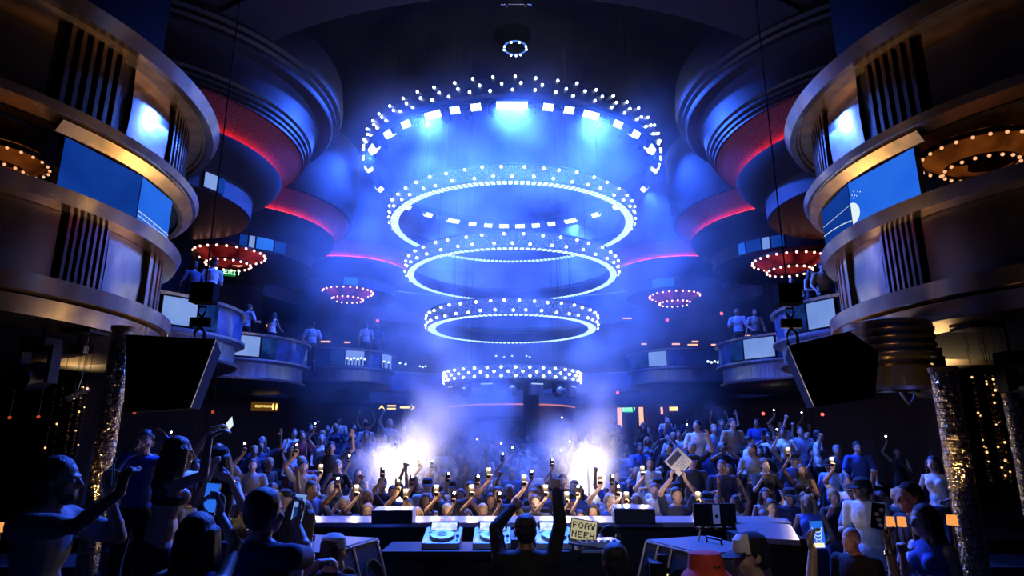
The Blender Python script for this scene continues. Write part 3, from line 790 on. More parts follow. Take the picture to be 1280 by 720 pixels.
# ================================================================ people
def remesh(mb, voxel, mat, name, smooth=4):
    me = mb.mesh(name + '_src', [mat])
    o = bpy.data.objects.new('tmp', me); COL.objects.link(o)
    md = o.modifiers.new('r', 'REMESH'); md.mode = 'VOXEL'; md.voxel_size = voxel; md.use_smooth_shade = True
    if smooth:
        sm = o.modifiers.new('s', 'SMOOTH'); sm.factor = 0.5; sm.iterations = smooth
    dg = bpy.context.evaluated_depsgraph_get(); dg.update()
    nm = bpy.data.meshes.new_from_object(o.evaluated_get(dg))
    bpy.data.objects.remove(o); bpy.data.meshes.remove(me)
    nm.name = name; nm.materials.clear(); nm.materials.append(mat)
    nm.shade_smooth()
    return nm
def basis(f, u):
    f = f.normalized(); r = f.cross(u).normalized(); u = r.cross(f).normalized()
    return Matrix((r, f, u)).transposed()      # columns: right, forward, up
def rotd(d, n, a):
    """turn direction d towards n by angle a"""
    ax = d.cross(n)
    if ax.length < 1e-5: return d
    return Matrix.Rotation(a, 3, ax.normalized()) @ d
def hand(mb, w, d, n, side, mode, s=1.0):
    """palm, four jointed fingers of different lengths and a thumb; d along the hand, n out of the palm, side = thumb direction"""
    d = d.normalized(); n = (n - d * n.dot(d))
    if n.length < 1e-4: n = V((0, 0, 1)) - d * d.z
    n.normalize(); t = d.cross(n).normalized() * side
    curl = {'open': (.12, .12, .1), 'relaxed': (.45, .5, .3), 'hold': (.75, .95, .6), 'fist': (1.35, 1.5, .9), 'point': (1.35, 1.5, .9)}[mode]
    for k, (o, L, r) in enumerate(((.030, .074, .0098), (.010, .082, .0102), (-.010, .076, .0098), (-.029, .060, .0088))):
        c = curl
        if mode == 'point' and k == 0: c = (0.02, 0.03, 0.02)
        base = w + d * (.012 * s) + t * (o * .62 * s)
        kn = w + d * ((.088 - abs(k - 1.2) * .004) * s) + t * (o * s)
        mb.capsule(base, kn, .0145 * s, .0125 * s, 8, 3)
        sp = t * (o * (2.2 if mode == 'open' else .6))
        d1 = rotd((d + sp).normalized(), n, c[0]); p1 = kn + d1 * (L * .46 * s)
        d2 = rotd(d1, n, c[1]); p2 = p1 + d2 * (L * .32 * s)
        d3 = rotd(d2, n, c[2]); p3 = p2 + d3 * (L * .24 * s)
        mb.capsule(kn, p1, r * 1.12 * s, r * 1.03 * s, 8, 3); mb.capsule(p1, p2, r * 1.03 * s, r * .95 * s, 8, 3); mb.capsule(p2, p3, r * .95 * s, r * .85 * s, 8, 3)
    b = w + d * (.022 * s) + t * (.026 * s)
    td = (d * .62 + t * .72 + n * .32).normalized() if mode in ('open', 'relaxed') else (d * .72 + t * .3 + n * .72).normalized()
    q = b + td * (.045 * s); q2 = q + rotd(td, d, .35) * (.034 * s); q3 = q2 + rotd(td, d, .5) * (.024 * s)
    mb.capsule(b, q, .015 * s, .0125 * s, 8, 3); mb.capsule(q, q2, .0122 * s, .0112 * s, 8, 3); mb.capsule(q2, q3, .0112 * s, .0095 * s, 8, 3)
    return w + d * (.085 * s) + n * (.03 * s)
def arm_ik(sh, target, hint, L1, L2):
    d = target - sh; D = d.length
    if D > (L1 + L2) * .985: target = sh + d * ((L1 + L2) * .985 / D); d = target - sh; D = d.length
    a = (L1 * L1 - L2 * L2 + D * D) / (2 * D); h = math.sqrt(max(L1 * L1 - a * a, 0))
    u = d.normalized(); hv = hint - u * hint.dot(u)
    if hv.length < 1e-4: hv = V((0, 0, -1))
    return sh + u * a + hv.normalized() * h, target

def figure(name, P, vox=0.013, inv=None):
    """one person standing at the origin facing +y. P: pose and clothing. Returns (root, info)"""
    h = P.get('h', 1.75); s = h / 1.75; fem = P.get('fem', False)
    lean = R(P.get('lean', 3)); side = R(P.get('side', 0)); tw = R(P.get('twist', 0))
    pel = V((P.get('px', 0), 0, (.97 - P.get('crouch', 0)) * s))
    up = V((math.sin(side), math.sin(lean), math.cos(lean) * math.cos(side))).normalized()
    fw = V((-math.sin(tw), math.cos(tw), 0)); fw = (fw - up * fw.dot(up)).normalized(); rt = fw.cross(up).normalized()
    Bm = Matrix((rt, fw, up)).transposed()
    body, top, leg, hairm = MB(), MB(), MB(), MB()
    sw = .165 if fem else .19
    waist = pel + up * (.13 * s); chest = pel + up * (.34 * s); neck0 = pel + up * (.50 * s); 
    def both(c, r, inf=.012, t=True, to=None):
        body.sphere(c, [q * s for q in r], 14, 10, Bm)
        if t: (to or top).sphere(c, [q * s + inf for q in r], 14, 10, Bm)
    both(chest + fw * .008 * s, (sw * .86, .108 if not fem else .1, .185))
    both(chest + up * .1 * s, (sw * .98, .085, .075))
    both(waist, (.128 if fem else .145, .1, .15))
    both(pel, (.165 if fem else .158, .112, .115), .01, not P.get('bare'), None)
    leg.sphere(pel - up * .03 * s, [q * s + .016 for q in (.163, .116, .12)], 14, 10, Bm)
    if fem:
        for q in (-1, 1): both(chest + rt * (.07 * q * s) + fw * (.085 * s) + up * .02 * s, (.055, .05, .055))
    # legs
    for q in (-1, 1):
        hip = pel + rt * (.088 * q * s) - up * (.03 * s)
        ank = V((pel.x * .6 + q * P.get('stance', .12) * s, P.get('foot', {}).get(q, 0.0), .085 * s))
        kn, ank = arm_ik(hip, ank, V((q * .1, 1, 0)), .44 * s, .43 * s)
        body.capsule(hip, kn, .082 * s, .055 * s); body.capsule(kn, ank, .055 * s, .038 * s); body.sphere(kn + (ank - kn) * .3 - V((0, .018, 0)), (.05 * s, .05 * s, .1 * s), 10, 8)
        foot = ank + V((q * .03, .13 * s, -.05 * s))
        body.capsule(ank, foot, .04 * s, .032 * s)
        if not P.get('skirt'):
            leg.capsule(hip, kn, .096 * s, .07 * s); leg.capsule(kn, ank, .07 * s, .055 * s)
        else: leg.capsule(hip, hip + (kn - hip) * .6, .1 * s, .1 * s)
        leg.capsule(ank + V((0, -.02, -.04 * s)), foot, .047 * s, .04 * s)
    # neck and head
    nb = neck0; hd = nb + up * (.145 * s) + fw * (.028 * s)
    yaw = R(P.get('yaw', 0)); pit = R(P.get('pitch', 0)); rol = R(P.get('roll', 0))
    hb = Bm @ Matrix.Rotation(-yaw, 3, 'Z') @ Matrix.Rotation(pit, 3, 'X') @ Matrix.Rotation(rol, 3, 'Y')
    def H(x, y, z): return hd + hb @ (V((x, y, z)) * s)
    k = .95 if fem else 1.0
    body.capsule(nb - up * .05 * s, hd - up * .03 * s, .056 * s * k, .053 * s * k)
    body.capsule(nb - up * .035 * s - rt * .1 * s, nb + up * .02 * s, .04 * s, .045 * s); body.capsule(nb - up * .035 * s + rt * .1 * s, nb + up * .02 * s, .04 * s, .045 * s)
    def hs(c, r): body.sphere(H(*c), [q * s * k for q in r], 14, 10, hb)
    hs((0, -.012, .028), (.076, .094, .088)); hs((0, .03, -.03), (.06, .062, .075)); hs((0, .052, -.078), (.034, .034, .03))
    hs((0, .078, .022), (.05, .014, .012))
    body.capsule(H(0, .082, .015), H(0, .106, -.022), .0095 * s, .0145 * s, 8, 3)
    body.capsule(H(-.014, .09, -.026), H(.014, .09, -.026), .0095 * s, .0095 * s, 6, 3)
    body.capsule(H(-.02, .083, -.055), H(.02, .083, -.055), .0075 * s, .0075 * s, 6, 3)
    body.capsule(H(-.018, .081, -.066), H(.018, .081, -.066), .008 * s, .008 * s, 6, 3)
    for q in (-1, 1):
        body.sphere(H(.076 * q, -.004, -.004), (.011 * s, .02 * s, .03 * s), 8, 6, hb)
        body.sphere(H(.045 * q, .06, -.02), (.022 * s, .02 * s, .02 * s), 8, 6, hb)
    # hair
    hst = P.get('hair', 'short')
    if hst != 'bald':
        hairm.sphere(H(0, -.026, .05), [q * s * k for q in (.084, .096, .084)], 14, 10, hb)
        hairm.sphere(H(0, -.05, .0), [q * s * k for q in (.08, .068, .085)], 14, 10, hb)
        for q in (-1, 1): hairm.capsule(H(.072 * q, .01, .04), H(.076 * q, .005, -.01), .014 * s, .01 * s, 6, 3)
    if hst in ('long', 'wavy'):
        rnd = random.Random(name)
        for i in range(9):
            a = -1.9 + i * 3.8 / 8 - PI / 2
            x, y = math.cos(a) * .078, math.sin(a) * .075 - .012
            p0 = H(x, y, .03); p1 = H(x * 1.12, y * 1.1 - .01, -.1); L = P.get('hairlen', .27)
            p2 = p1 - V((0, 0, 1)) * (L * .55 * s) - fw * (.02 * s) + rt * (rnd.uniform(-.02, .02)); p3 = p1 - V((0, 0, 1)) * (L * s) - fw * (.01 * s) + rt * (rnd.uniform(-.03, .03))
            hairm.capsule(p0, p1, .03 * s, .034 * s, 8, 3); hairm.capsule(p1, p2, .034 * s, .03 * s, 8, 3); hairm.capsule(p2, p3, .03 * s, .014 * s, 8, 3)
    if hst == 'bun': hairm.sphere(H(0, -.1, .09), .045 * s, 10, 8)
    if P.get('beard'):
        hairm.sphere(H(0, .047, -.082), [q * s for q in (.05, .05, .04)], 12, 8, hb)
        for q in (-1, 1): hairm.capsule(H(.055 * q, .04, -.07), H(.066 * q, .01, -.01), .018 * s, .012 * s, 6, 3)
    # arms
    info = {'head': hd.copy(), 'hb': hb.copy(), 's': s * k}
    for q, key in ((-1, 'L'), (1, 'R')):
        A = P.get('arm' + key, ('down',))
        sh = neck0 - up * (.055 * s) + rt * (q * sw * s)
        L1, L2 = .29 * s, .255 * s
        if A[0] == 'down':
            sp = A[1] if len(A) > 1 else .06
            tgt = sh + V((q * sp, .08, -.52 * s)) ; hint = V((q * .4, -1, 0)); hd_dir = None; nrm = -rt * q; mode = 'relaxed'
        else:
            tgt = A[1].copy() if A[0] == 'loc' else sh + rt * (q * A[1][0]) + fw * A[1][1] + V((0, 0, A[1][2]))
            if inv is not None and A[0] == 'world': tgt = inv @ A[1]
            hint = rt * (q * A[2][0]) + fw * A[2][1] + V((0, 0, A[2][2])) if len(A) > 2 and A[2] else V((q * .6, -.2, -1))
            mode = A[3] if len(A) > 3 else 'relaxed'
            hd_dir = A[4] if len(A) > 4 else None
            nrm = A[5] if len(A) > 5 else fw
            if hd_dir is not None: hd_dir = rt * (q * hd_dir[0]) + fw * hd_dir[1] + V((0, 0, hd_dir[2]))
            if isinstance(nrm, tuple): nrm = rt * (q * nrm[0]) + fw * nrm[1] + V((0, 0, nrm[2]))
        el, wr = arm_ik(sh, tgt, hint, L1, L2)
        thin = .86 if fem else 1.0
        raised = max(0.0, (el - sh).z)
        body.sphere(sh, .054 * s * thin, 12, 8)
        body.capsule(neck0 - up * .06 * s + rt * (q * .08 * s), sh, .06 * s, .05 * s * thin)
        body.capsule(sh, el, .05 * s * thin, .038 * s * thin); body.capsule(el, wr, .039 * s * thin, .026 * s * thin)
        body.sphere(el + (wr - el) * .28, .041 * s * thin, 10, 8)
        slv = P.get('sleeve', 'short')
        if slv != 'none' or not P.get('bare'):
            if slv != 'none':
                top.sphere(sh, .068 * s * thin, 12, 8); top.capsule(neck0 - up * .06 * s + rt * (q * .08 * s), sh, .07 * s, .066 * s * thin)
                if slv == 'short': top.capsule(sh, sh + (el - sh) * .68, .066 * s * thin, .062 * s * thin)
                else: top.capsule(sh, el, .064 * s * thin, .054 * s * thin); top.capsule(el, wr - (wr - el) * .06, .055 * s * thin, .042 * s * thin)
        dd = (wr - el).normalized() if hd_dir is None else hd_dir.normalized()
        info['palm' + key] = hand(body, wr, dd, nrm, q * (-1 if P.get('flip' + key) else 1), mode, s * (1.0 if not fem else .92))
        info['wr' + key] = wr; info['el' + key] = el
    root = obj('person', remesh(body, vox, M['skin'], 'person', 3))
    if not P.get('bare'): obj(P.get('topname', 'shirt'), remesh(top, max(vox, .013), M['cloth'], 'shirt', 4), None, root)
    else:
        bb = MB()
        bb.lathe([(sw * .9 * s, -.03), (sw * .9 * s + .006, -.028), (sw * .9 * s + .006, .028), (sw * .9 * s, .03)], 32, c=(0, 0, 0), closed=True)
        bb.v = [tuple(chest + fw * .008 * s + Bm @ V((x * 1.0, y * .66, z))) for x, y, z in bb.v]
        obj('bikini_top', bb, M['cloth'], root, smooth=True)
    obj('skirt' if P.get('skirt') else 'trousers', remesh(leg, max(vox, .014), M['cloth'], 'trousers', 3), None, root)
    if hst != 'bald': obj('hair', remesh(hairm, min(max(vox, .010), .013), M['hair'], 'hair', 3), None, root)
    hat = P.get('hat')
    if hat:
        Mh = Matrix.Translation(hd) @ hb.to_4x4() @ Matrix.Scale(s * k, 4)
        mb = MB()
        if hat == 'cap':
            mb.lathe([(.088, .03), (.092, .06), (.082, .105), (.05, .13), (0.001, .137)], 24, M4=Mh @ Matrix.Translation((0, -.012, 0)) @ Matrix.Diagonal((.95, 1.12, 1, 1)))
            br = [(math.sin(R(a)) * .08, math.cos(R(a)) * .09) for a in range(-80, 81, 16)]
            pts = [(x, y + .085 - .0, .03 - abs(x) * .35) for x, y in br]
            vs = [Mh @ V((x * .98, .055, .036)) for x, y, z in pts] + [Mh @ V((x, max(y, .05), .036 - (y - .05) * .15 - x * x * 1.5)) for x, y, z in pts] 
            n = len(pts); off = hb @ V((0, 0, .008))
            vs2 = [v + off for v in vs]
            fs = []
            for i in range(n - 1):
                fs += [(i, i + 1, n + i + 1, n + i), (2 * n + i, 2 * n + n + i, 2 * n + n + i + 1, 2 * n + i + 1), (n + i, n + i + 1, 3 * n + i + 1, 3 * n + i)]
            mb.add(vs + vs2, fs)
        else:
            mb.lathe([(.135, .005), (.14, .008), (.10, .045), (.098, .06), (.088, .125), (.07, .135), (.001, .138)], 28, M4=Mh @ Matrix.Translation((0, -.01, 0)) @ Matrix.Diagonal((.95, 1.1, 1, 1)))
        obj('cap' if hat == 'cap' else 'bucket_hat', mb, M['cloth'], root, smooth=True)
    for q in (-1, 1):
        if P.get('eyes'): obj('eye', MB().sphere(H(.031 * q, .0755, .0), .0125 * s, 10, 8), M['eye'], root, smooth=True)
    return root, info
SKIN = [(0.42, 0.25, 0.18, 1), (0.5, 0.33, 0.25, 1), (0.3, 0.17, 0.11, 1), (0.2, 0.11, 0.075, 1), (0.55, 0.38, 0.3, 1)]
HAIR = {'black': (0.012, 0.009, 0.008, 1), 'brown': (0.06, 0.032, 0.018, 1), 'blonde': (0.4, 0.25, 0.1, 1), 'grey': (0.3, 0.3, 0.3, 1)}
CLO = {'black': (0.012, 0.012, 0.014, 1), 'navy': (0.02, 0.03, 0.09, 1), 'charcoal': (0.05, 0.05, 0.055, 1), 'white': (0.75, 0.75, 0.78, 1), 'pale blue': (0.35, 0.45, 0.7, 1),
       'grey': (0.28, 0.28, 0.3, 1), 'burgundy': (0.2, 0.03, 0.04, 1), 'olive': (0.1, 0.1, 0.05, 1), 'blue': (0.05, 0.12, 0.5, 1), 'tan': (0.4, 0.28, 0.17, 1), 'orange': (0.75, 0.25, 0.12, 1), 'red': (0.7, 0.08, 0.06, 1)}
def dress(root, skin, hair, top, leg='black', hat=None):
    root.color = skin
    for c in root.children:
        nme = c.name.split('.')[0]
        if nme in ('trousers', 'skirt'): c.color = CLO[leg]
        elif nme == 'hair': c.color = HAIR[hair]
        elif nme in ('cap', 'bucket_hat'): c.color = CLO[hat or 'black']
        else: c.color = CLO[top]
def make_phone(label, scrmat='scr_white', torch=False):
    """phone standing upright, screen towards -y, camera side towards +y"""
    o = obj('phone', MB().cbox((0, 0, 0), (.074, .152, .008), .006, Matrix.Rotation(PI / 2, 4, 'X')), M['black_metal'])
    obj('phone_screen', MB().add([(-.034, -.0046, -.072), (.034, -.0046, -.072), (.034, -.0046, .072), (-.034, -.0046, .072)], [(0, 1, 2, 3)]), M[scrmat], o, fix=False)
    obj('camera_bump', MB().cbox((.018, .006, .055), (.03, .03, .004), .004, Matrix.Rotation(PI / 2, 4, 'X')), M['black_metal'], o)
    if torch:
        obj('torch_light', MB().sphere((-.01, .01, .055), (.015, .01, .015), 10, 6), M['torch'], o, smooth=True)
    tag(o, label, 'phone', 'phones held up in the crowd' if torch else None)
    return o

# ---------------------------------------------------------------- the crowd on the dance floor and terraces
PH = V((0, 0, 0))
protos = []
def proto(P, desc):
    r, inf = figure('crowd%d' % len(protos), P, 0.0145)
    protos.append([r, inf, desc, P]); return len(protos) - 1
UPH = (.1, .1, -1)
STAND = [proto({'hair': 'short', 'armL': ('rel', (.02, .2, -.42)), 'armR': ('rel', (.03, .22, -.4))}, 'standing'),
         proto({'fem': True, 'h': 1.66, 'hair': 'long', 'sleeve': 'none', 'armL': ('rel', (.0, .24, -.3)), 'armR': ('rel', (-.02, .26, -.28))}, 'long-haired'),
         proto({'hair': 'short', 'h': 1.8, 'yaw': 22, 'twist': 10, 'armL': ('down',), 'armR': ('rel', (-.02, .3, -.2), None, 'hold')}, 'holding a drink low'),
         proto({'fem': True, 'h': 1.68, 'hair': 'bun', 'yaw': -20, 'armL': ('rel', (.05, .15, -.4)), 'armR': ('rel', (-.05, .22, .0), None, 'relaxed')}, 'with tied-up hair'),
         proto({'hair': 'short', 'hat': 'cap', 'sleeve': 'short', 'h': 1.76, 'armL': ('rel', (.03, .18, -.44)), 'armR': ('rel', (.03, .16, -.46))}, 'wearing a cap')]
RAISE = [proto({'hair': 'short', 'armL': ('rel', (.02, .2, -.42)), 'armR': ('rel', (.1, .14, .48), (1, -.1, -.3), 'fist')}, 'with one fist raised'),
         proto({'fem': True, 'h': 1.67, 'hair': 'long', 'sleeve': 'none', 'armL': ('rel', (.08, .12, .46), (1, 0, -.2), 'open'), 'armR': ('rel', (.1, .1, .47), (1, 0, -.2), 'open')}, 'with both arms raised'),
         proto({'hair': 'short', 'sleeve': 'short', 'armL': ('rel', (.2, .1, .42), (1, 0, -.4), 'open'), 'armR': ('rel', (.02, .3, -.25))}, 'with an open hand raised')]
TORCH = [proto({'hair': 'short', 'armL': ('rel', (.02, .2, -.42)), 'armR': ('rel', (-.02, .22, .42), (1, -.2, -.4), 'hold', (0, .1, 1), (0, 1, 0))}, 'holding up a lit phone'),
         proto({'fem': True, 'h': 1.66, 'hair': 'long', 'sleeve': 'none', 'armL': ('rel', (-.06, .3, -.1)), 'armR': ('rel', (.04, .22, .40), (1, -.2, -.4), 'hold', (0, .1, 1), (0, 1, 0))}, 'holding up a lit phone')]
PHONE = [proto({'hair': 'short', 'armL': ('rel', (-.13, .3, .14), (1, 0, -.6), 'hold', (0, .1, 1), (-.5, .8, 0)), 'armR': ('rel', (-.13, .3, .14), (1, 0, -.6), 'hold', (0, .1, 1), (-.5, .8, 0))}, 'filming with both hands')]
TORCH_OFF = [V(protos[i][1]['palmR']) + V((0, .0, .05)) for i in TORCH]
used = {}
occupied = [(2.5, 9.65), (2.4, 9.3)]
def place(pi, loc, rz, label, group, cols, scale=1.0):
    r = protos[pi][0]
    if pi in used: r = dup(r)
    used[pi] = 1
    r.location = loc; r.rotation_euler = (0, 0, rz); r.scale = (scale,) * 3
    tag(r, label, 'person', group)
    dress(r, *cols)
    return r
rnd = random.Random(11)
PAL = ['black'] * 5 + ['navy'] * 3 + ['charcoal'] * 3 + ['white'] * 2 + ['pale blue', 'grey', 'burgundy', 'olive', 'tan', 'blue']
def cols(pal=None, hair=None):
    return (rnd.choice(SKIN), hair or rnd.choice(['black', 'black', 'brown', 'brown', 'blonde', 'grey']) if hair is None else hair, rnd.choice(pal or PAL), rnd.choice(['black', 'navy', 'charcoal']))
ORDN = ['first', 'second', 'third', 'fourth', 'fifth', 'sixth', 'seventh', 'eighth', 'ninth', 'tenth', 'eleventh', 'twelfth', 'thirteenth', 'fourteenth', 'fifteenth', 'sixteenth', 'seventeenth', 'eighteenth', 'nineteenth', 'twentieth', 'twenty-first', 'twenty-second', 'twenty-third', 'twenty-fourth']
# people holding up a lit phone, where the photo shows a point of light
STARS = [(305, 558), (290, 607), (370, 560), (401, 586), (421, 603), (436, 573), (445, 621), (470, 572), (497, 606), (507, 618), (525, 577), (540, 580), (545, 624), (567, 621), (589, 643), (597, 600), (611, 591),
         (624, 625), (655, 600), (664, 593), (682, 620), (709, 646), (750, 598), (722, 613), (773, 625), (783, 622), (803, 588), (873, 627), (858, 533), (914, 548), (967, 515), (985, 565), (1040, 577), (1107, 548), (1002, 518), (971, 540),
         (712, 555), (701, 566), (628, 571), (596, 552), (640, 562), (560, 596), (478, 590), (515, 600), (690, 578), (765, 600), (213, 543), (393, 532), (702, 524), (626, 557)]
torch0 = make_phone('phone', 'scr_white', True)
first = True
for n, (sx, sy) in enumerate(STARS):
    q = n % 2; pi = TORCH[q]; off = TORCH_OFF[q]
    best = None
    for i in range(60):
        Y = 9.15 + i * 0.2
        p = at(sx, sy, Y)
        e = abs(p.z - off.z - floor_z(p.x, Y))
        if best is None or e < best[0] - 1e-4: best = (e, Y)
    Y = best[1]; p = at(sx, sy, Y); fz = floor_z(p.x, Y)
    sc = min(1.1, max(0.9, (p.z - fz) / off.z))
    rz = math.atan2(p.x, p.y) * -1 + PI + rnd.uniform(-.15, .15)
    o3 = Matrix.Rotation(rz, 3, 'Z') @ (off * sc)
    loc = V((p.x - o3.x, p.y - o3.y, max(fz, p.z - o3.z) if p.z - o3.z > fz + .05 else fz))
    loc = V((loc.x, loc.y, p.z - o3.z)) if p.z - o3.z > fz else loc
    ph = torch0 if first else dup(torch0)
    first = False
    hp = loc + o3
    ph.location = hp; ph.rotation_euler = (R(-8), 0, rz)
    near = 'mid-floor' if Y < 13 else ('far back' if Y < 17 else 'at the rear')
    if Y < 10: near = 'near the booth'
    xs = int((p.x / p.y * FPX) + 640)
    where = ('on the left terrace' if xs < 380 else 'crowd left' if xs < 500 else 'left of the DJ' if xs < 620 else 'behind the DJ' if xs < 720 else 'right of the DJ' if xs < 830 else 'on the right terrace')
    ph['label'] = 'lit phone torch held up %s, %s, %s light from the left' % (where, near, ORDN[sorted([a for a in STARS]).index((sx, sy)) % 24] if len(STARS) <= 24 else 'one')
    place(pi, loc, rz, 'x', 'crowd holding lit phones', cols(), sc)['_torch'] = n
    occupied.append((loc.x, loc.y))
    STARS_OBJ = globals().setdefault('STARS_OBJ', []); STARS_OBJ.append((sx, sy, ph, bpy.context.scene.objects[-1] if False else None, near, where, hp))
# plain labels: ordinal from the left within each zone
tor = [o for o in COL.objects if o.get('_torch') is not None]
tor.sort(key=lambda o: o['_torch'])
zones = {}
for (sx, sy, ph, _, near, where, hp), o in zip(STARS_OBJ, tor): zones.setdefault((near, where), []).append((sx, ph, o))
for (near, where), L in zones.items():
    L.sort(key=lambda a: a[0])
    for i, (sx, ph, o) in enumerate(L):
        wd = ORDN[i] + ' from the left, ' if len(L) > 1 else ''
        ph['label'] = 'phone with its torch lit, %s%s, %s' % (wd, near, where)
        o['label'] = 'person holding a lit phone, %s%s, %s' % (wd, near, where)
        del o['_torch']
# a warm glow from the brightest torches
for (sx, sy, ph, _, near, where, hp) in STARS_OBJ:
    if (sx, sy) in ((401, 586), (445, 621), (470, 572), (507, 618), (545, 624), (589, 643), (611, 591), (655, 600), (682, 620), (709, 646), (750, 598), (783, 622), (803, 588), (873, 627), (985, 565), (1040, 577), (290, 607), (525, 577)):
        lamp('torch_lamp', 'POINT', (0, .06, .055), WARM, TORCH_W, ph, size=0.03)
# two strong warm floor lights glowing through the smoke
for (px, py, lab) in ((495, 583, 'strong warm floor light glowing in the smoke left of the booth'), (735, 575, 'strong warm floor light glowing in the smoke right of the booth')):
    p = at(px, py, 12.9)
    t = thing('flood_light', lab, 'stage light', (p.x, p.y, floor_z(p.x, p.y)))
    hz = p.z - floor_z(p.x, p.y)
    obj('stand', MB().tube([(0, 0, 0), (0, 0, hz - .08)], .025).tube([(0, 0, .4), (.3, .1, 0)], .018).tube([(0, 0, .4), (-.3, .1, 0)], .018).tube([(0, 0, .4), (0, -.3, 0)], .018), M['black_metal'], t)
    obj('housing', MB().lathe([(0.02, .1), (.06, .09), (.085, -.04), (.08, -.04), (.05, .05)], 20, c=(0, 0, hz), M4=Matrix.Rotation(R(-100), 4, 'X')), M['black_metal'], t, smooth=True)
    obj('lens', MB().sphere((0, -.04, hz), (.06, .03, .06), 16, 10), M['flood'], t, smooth=True)
    lamp('flood_lamp', 'POINT', (0, -.12, hz + .05), (1.0, .8, .55), FLOOD_W, t, size=0.12)
    lamp('flood_lamp', 'SPOT', (0, .12, .75), (1.0, .86, .74), FLOOD_W * 30, t, size=0.15, target=((-.2 if px > 600 else .35), .35, 5), spot=72, blend=1.0)  # extra upward spot without a housing, added to brighten the smoke
    occupied.append((p.x, p.y))
M_fl = None

# rows of guests facing the booth
ROWS = [9.25, 9.95, 10.7, 11.5, 12.4, 13.3, 14.3, 15.5, 16.7, 18.2, 19.8, 21.5]
RN = ['front crowd row', 'second crowd row', 'third crowd row', 'fourth crowd row', 'fifth crowd row', 'sixth crowd row', 'seventh crowd row', 'eighth crowd row', 'ninth crowd row', 'tenth crowd row', 'eleventh crowd row', 'rearmost crowd row']
count = len(STARS)
HOLD = []
def free(x, y, d):
    return all((x - a) ** 2 + ((y - b) * 1.2) ** 2 > d * d for a, b in occupied)
for ri, Y in enumerate(ROWS):
    half = min(6.4, Y * .62) if Y < 12 else min(7.4, Y * .5)
    x = -half; L = []
    while x < half:
        xx = x + rnd.uniform(-.12, .12); yy = Y + rnd.uniform(-.22, .22)
        x += .56 + .02 * ri + rnd.uniform(0, .14)
        if not free(xx, yy, .45): continue
        if Y > 13 and (abs(xx + 8.5) < 2.2): continue
        L.append((xx, yy)); occupied.append((xx, yy))
    for i, (xx, yy) in enumerate(L):
        if count >= 290: break
        count += 1
        u = rnd.random()
        pi = rnd.choice(RAISE) if u < .26 else (PHONE[0] if u < .33 else rnd.choice(STAND))
        rz = PI - math.atan2(xx, yy - 5) + rnd.uniform(-.5, .5)
        if ri < 2 and rnd.random() < .25: rz += rnd.choice([-1, 1]) * rnd.uniform(.8, 1.6)
        pal = PAL + (['white', 'white', 'pale blue', 'blue', 'grey', 'pale blue'] if xx > 1.5 else []) 
        c = cols(pal)
        P = protos[pi][3]
        lab = 'person in %s %s, %s from the left, %s' % (c[2], protos[pi][2], ORDN[i], RN[ri])
        place(pi, (xx, yy, floor_z(xx, yy)), rz, lab, 'guests in the packed crowd', c, rnd.uniform(.95, 1.04))
        if pi == PHONE[0]:
            pm = (V(protos[pi][1]['palmL']) + V(protos[pi][1]['palmR'])) / 2
            HOLD.append((V((xx, yy, floor_z(xx, yy))) + Matrix.Rotation(rz, 3, 'Z') @ pm + V((0, 0, .05)), rz, '%s from the left in the %s' % (ORDN[i], RN[ri])))
ph0 = make_phone('phone', 'scr_pale')
for i, (p, rz, wh) in enumerate(HOLD):
    ph = ph0 if i == 0 else dup(ph0)
    ph.location = p; ph.rotation_euler = (0, 0, rz)
    tag(ph, 'phone filming, held by the person %s' % wh.replace('from the left in the', 'from left,'), 'phone', 'phones filming in the crowd')

# guests standing up on the right terrace banquettes, and on the balconies
def spot_person(pi, px, py, Y, rz, label, group, c, foot=None):
    """person whose head is seen at px, py, Y metres from the stage"""
    hd = V(protos[pi][1]['head']); p = at(px, py, Y)
    o = Matrix.Rotation(rz, 3, 'Z') @ hd
    z = p.z - hd.z if foot is None else foot
    sc = 1.0 if foot is None else (p.z - foot) / hd.z
    sc = min(1.15, max(.85, sc))
    return place(pi, (p.x - o.x, p.y - o.y, z), rz, label, group, c, sc)
for (pi, px, py, Y, rz, lab, c) in (
        (2, 871, 533, 14.2, 2.6, 'man in white shirt standing tall on the right terrace behind the white card', (SKIN[1], 'black', 'white', 'black')),
        (0, 893, 537, 15.0, 3.1, 'pale-lit person in grey standing on the terrace in the drifting smoke', (SKIN[4], 'blonde', 'grey', 'black')),
        (0, 916, 530, 14.0, 3.3, 'fair man in tan top standing upright on the terrace behind the bright torch', (SKIN[4], 'brown', 'tan', 'navy')),
        (2, 937, 553, 13.4, 4.4, 'man in white shirt turned side-on on the right terrace in front of the dark wall', (SKIN[1], 'black', 'white', 'black')),
        (3, 979, 541, 13.6, 2.2, 'person in white top leaning over on the right terrace below the hung loudspeaker', (SKIN[2], 'black', 'white', 'black')),
        (5, 1001, 540, 14.2, 2.8, 'person in pale blue with raised fist on the terrace below the hung loudspeaker', (SKIN[1], 'black', 'pale blue', 'black')),
        (2, 1024, 545, 14.0, 4.2, 'person in white at the right end of the standing terrace group', (SKIN[2], 'black', 'white', 'black')),
        (0, 1072, 560, 12.6, 3.0, 'person in blue patterned shirt on the terrace right of the loudspeaker', (SKIN[1], 'black', 'blue', 'black')),
        (1, 1166, 580, 9.6, 2.2, 'long-haired woman in white top seen from behind beside the right glittering column', (SKIN[1], 'black', 'white', 'black'))):
    spot_person(pi, px, py, Y, rz, lab, 'guests standing on the right terrace', c)
PODF = {'A': ((-8.5, PA), 1, 0), 'A2': ((8.35, PA), 1, 0), 'B': ((-8.55, 18.7), 1, 0), 'B2': ((8.6, 18.7), 1, 0), 'C': ((-6.75, 25.3), .84, .55)}
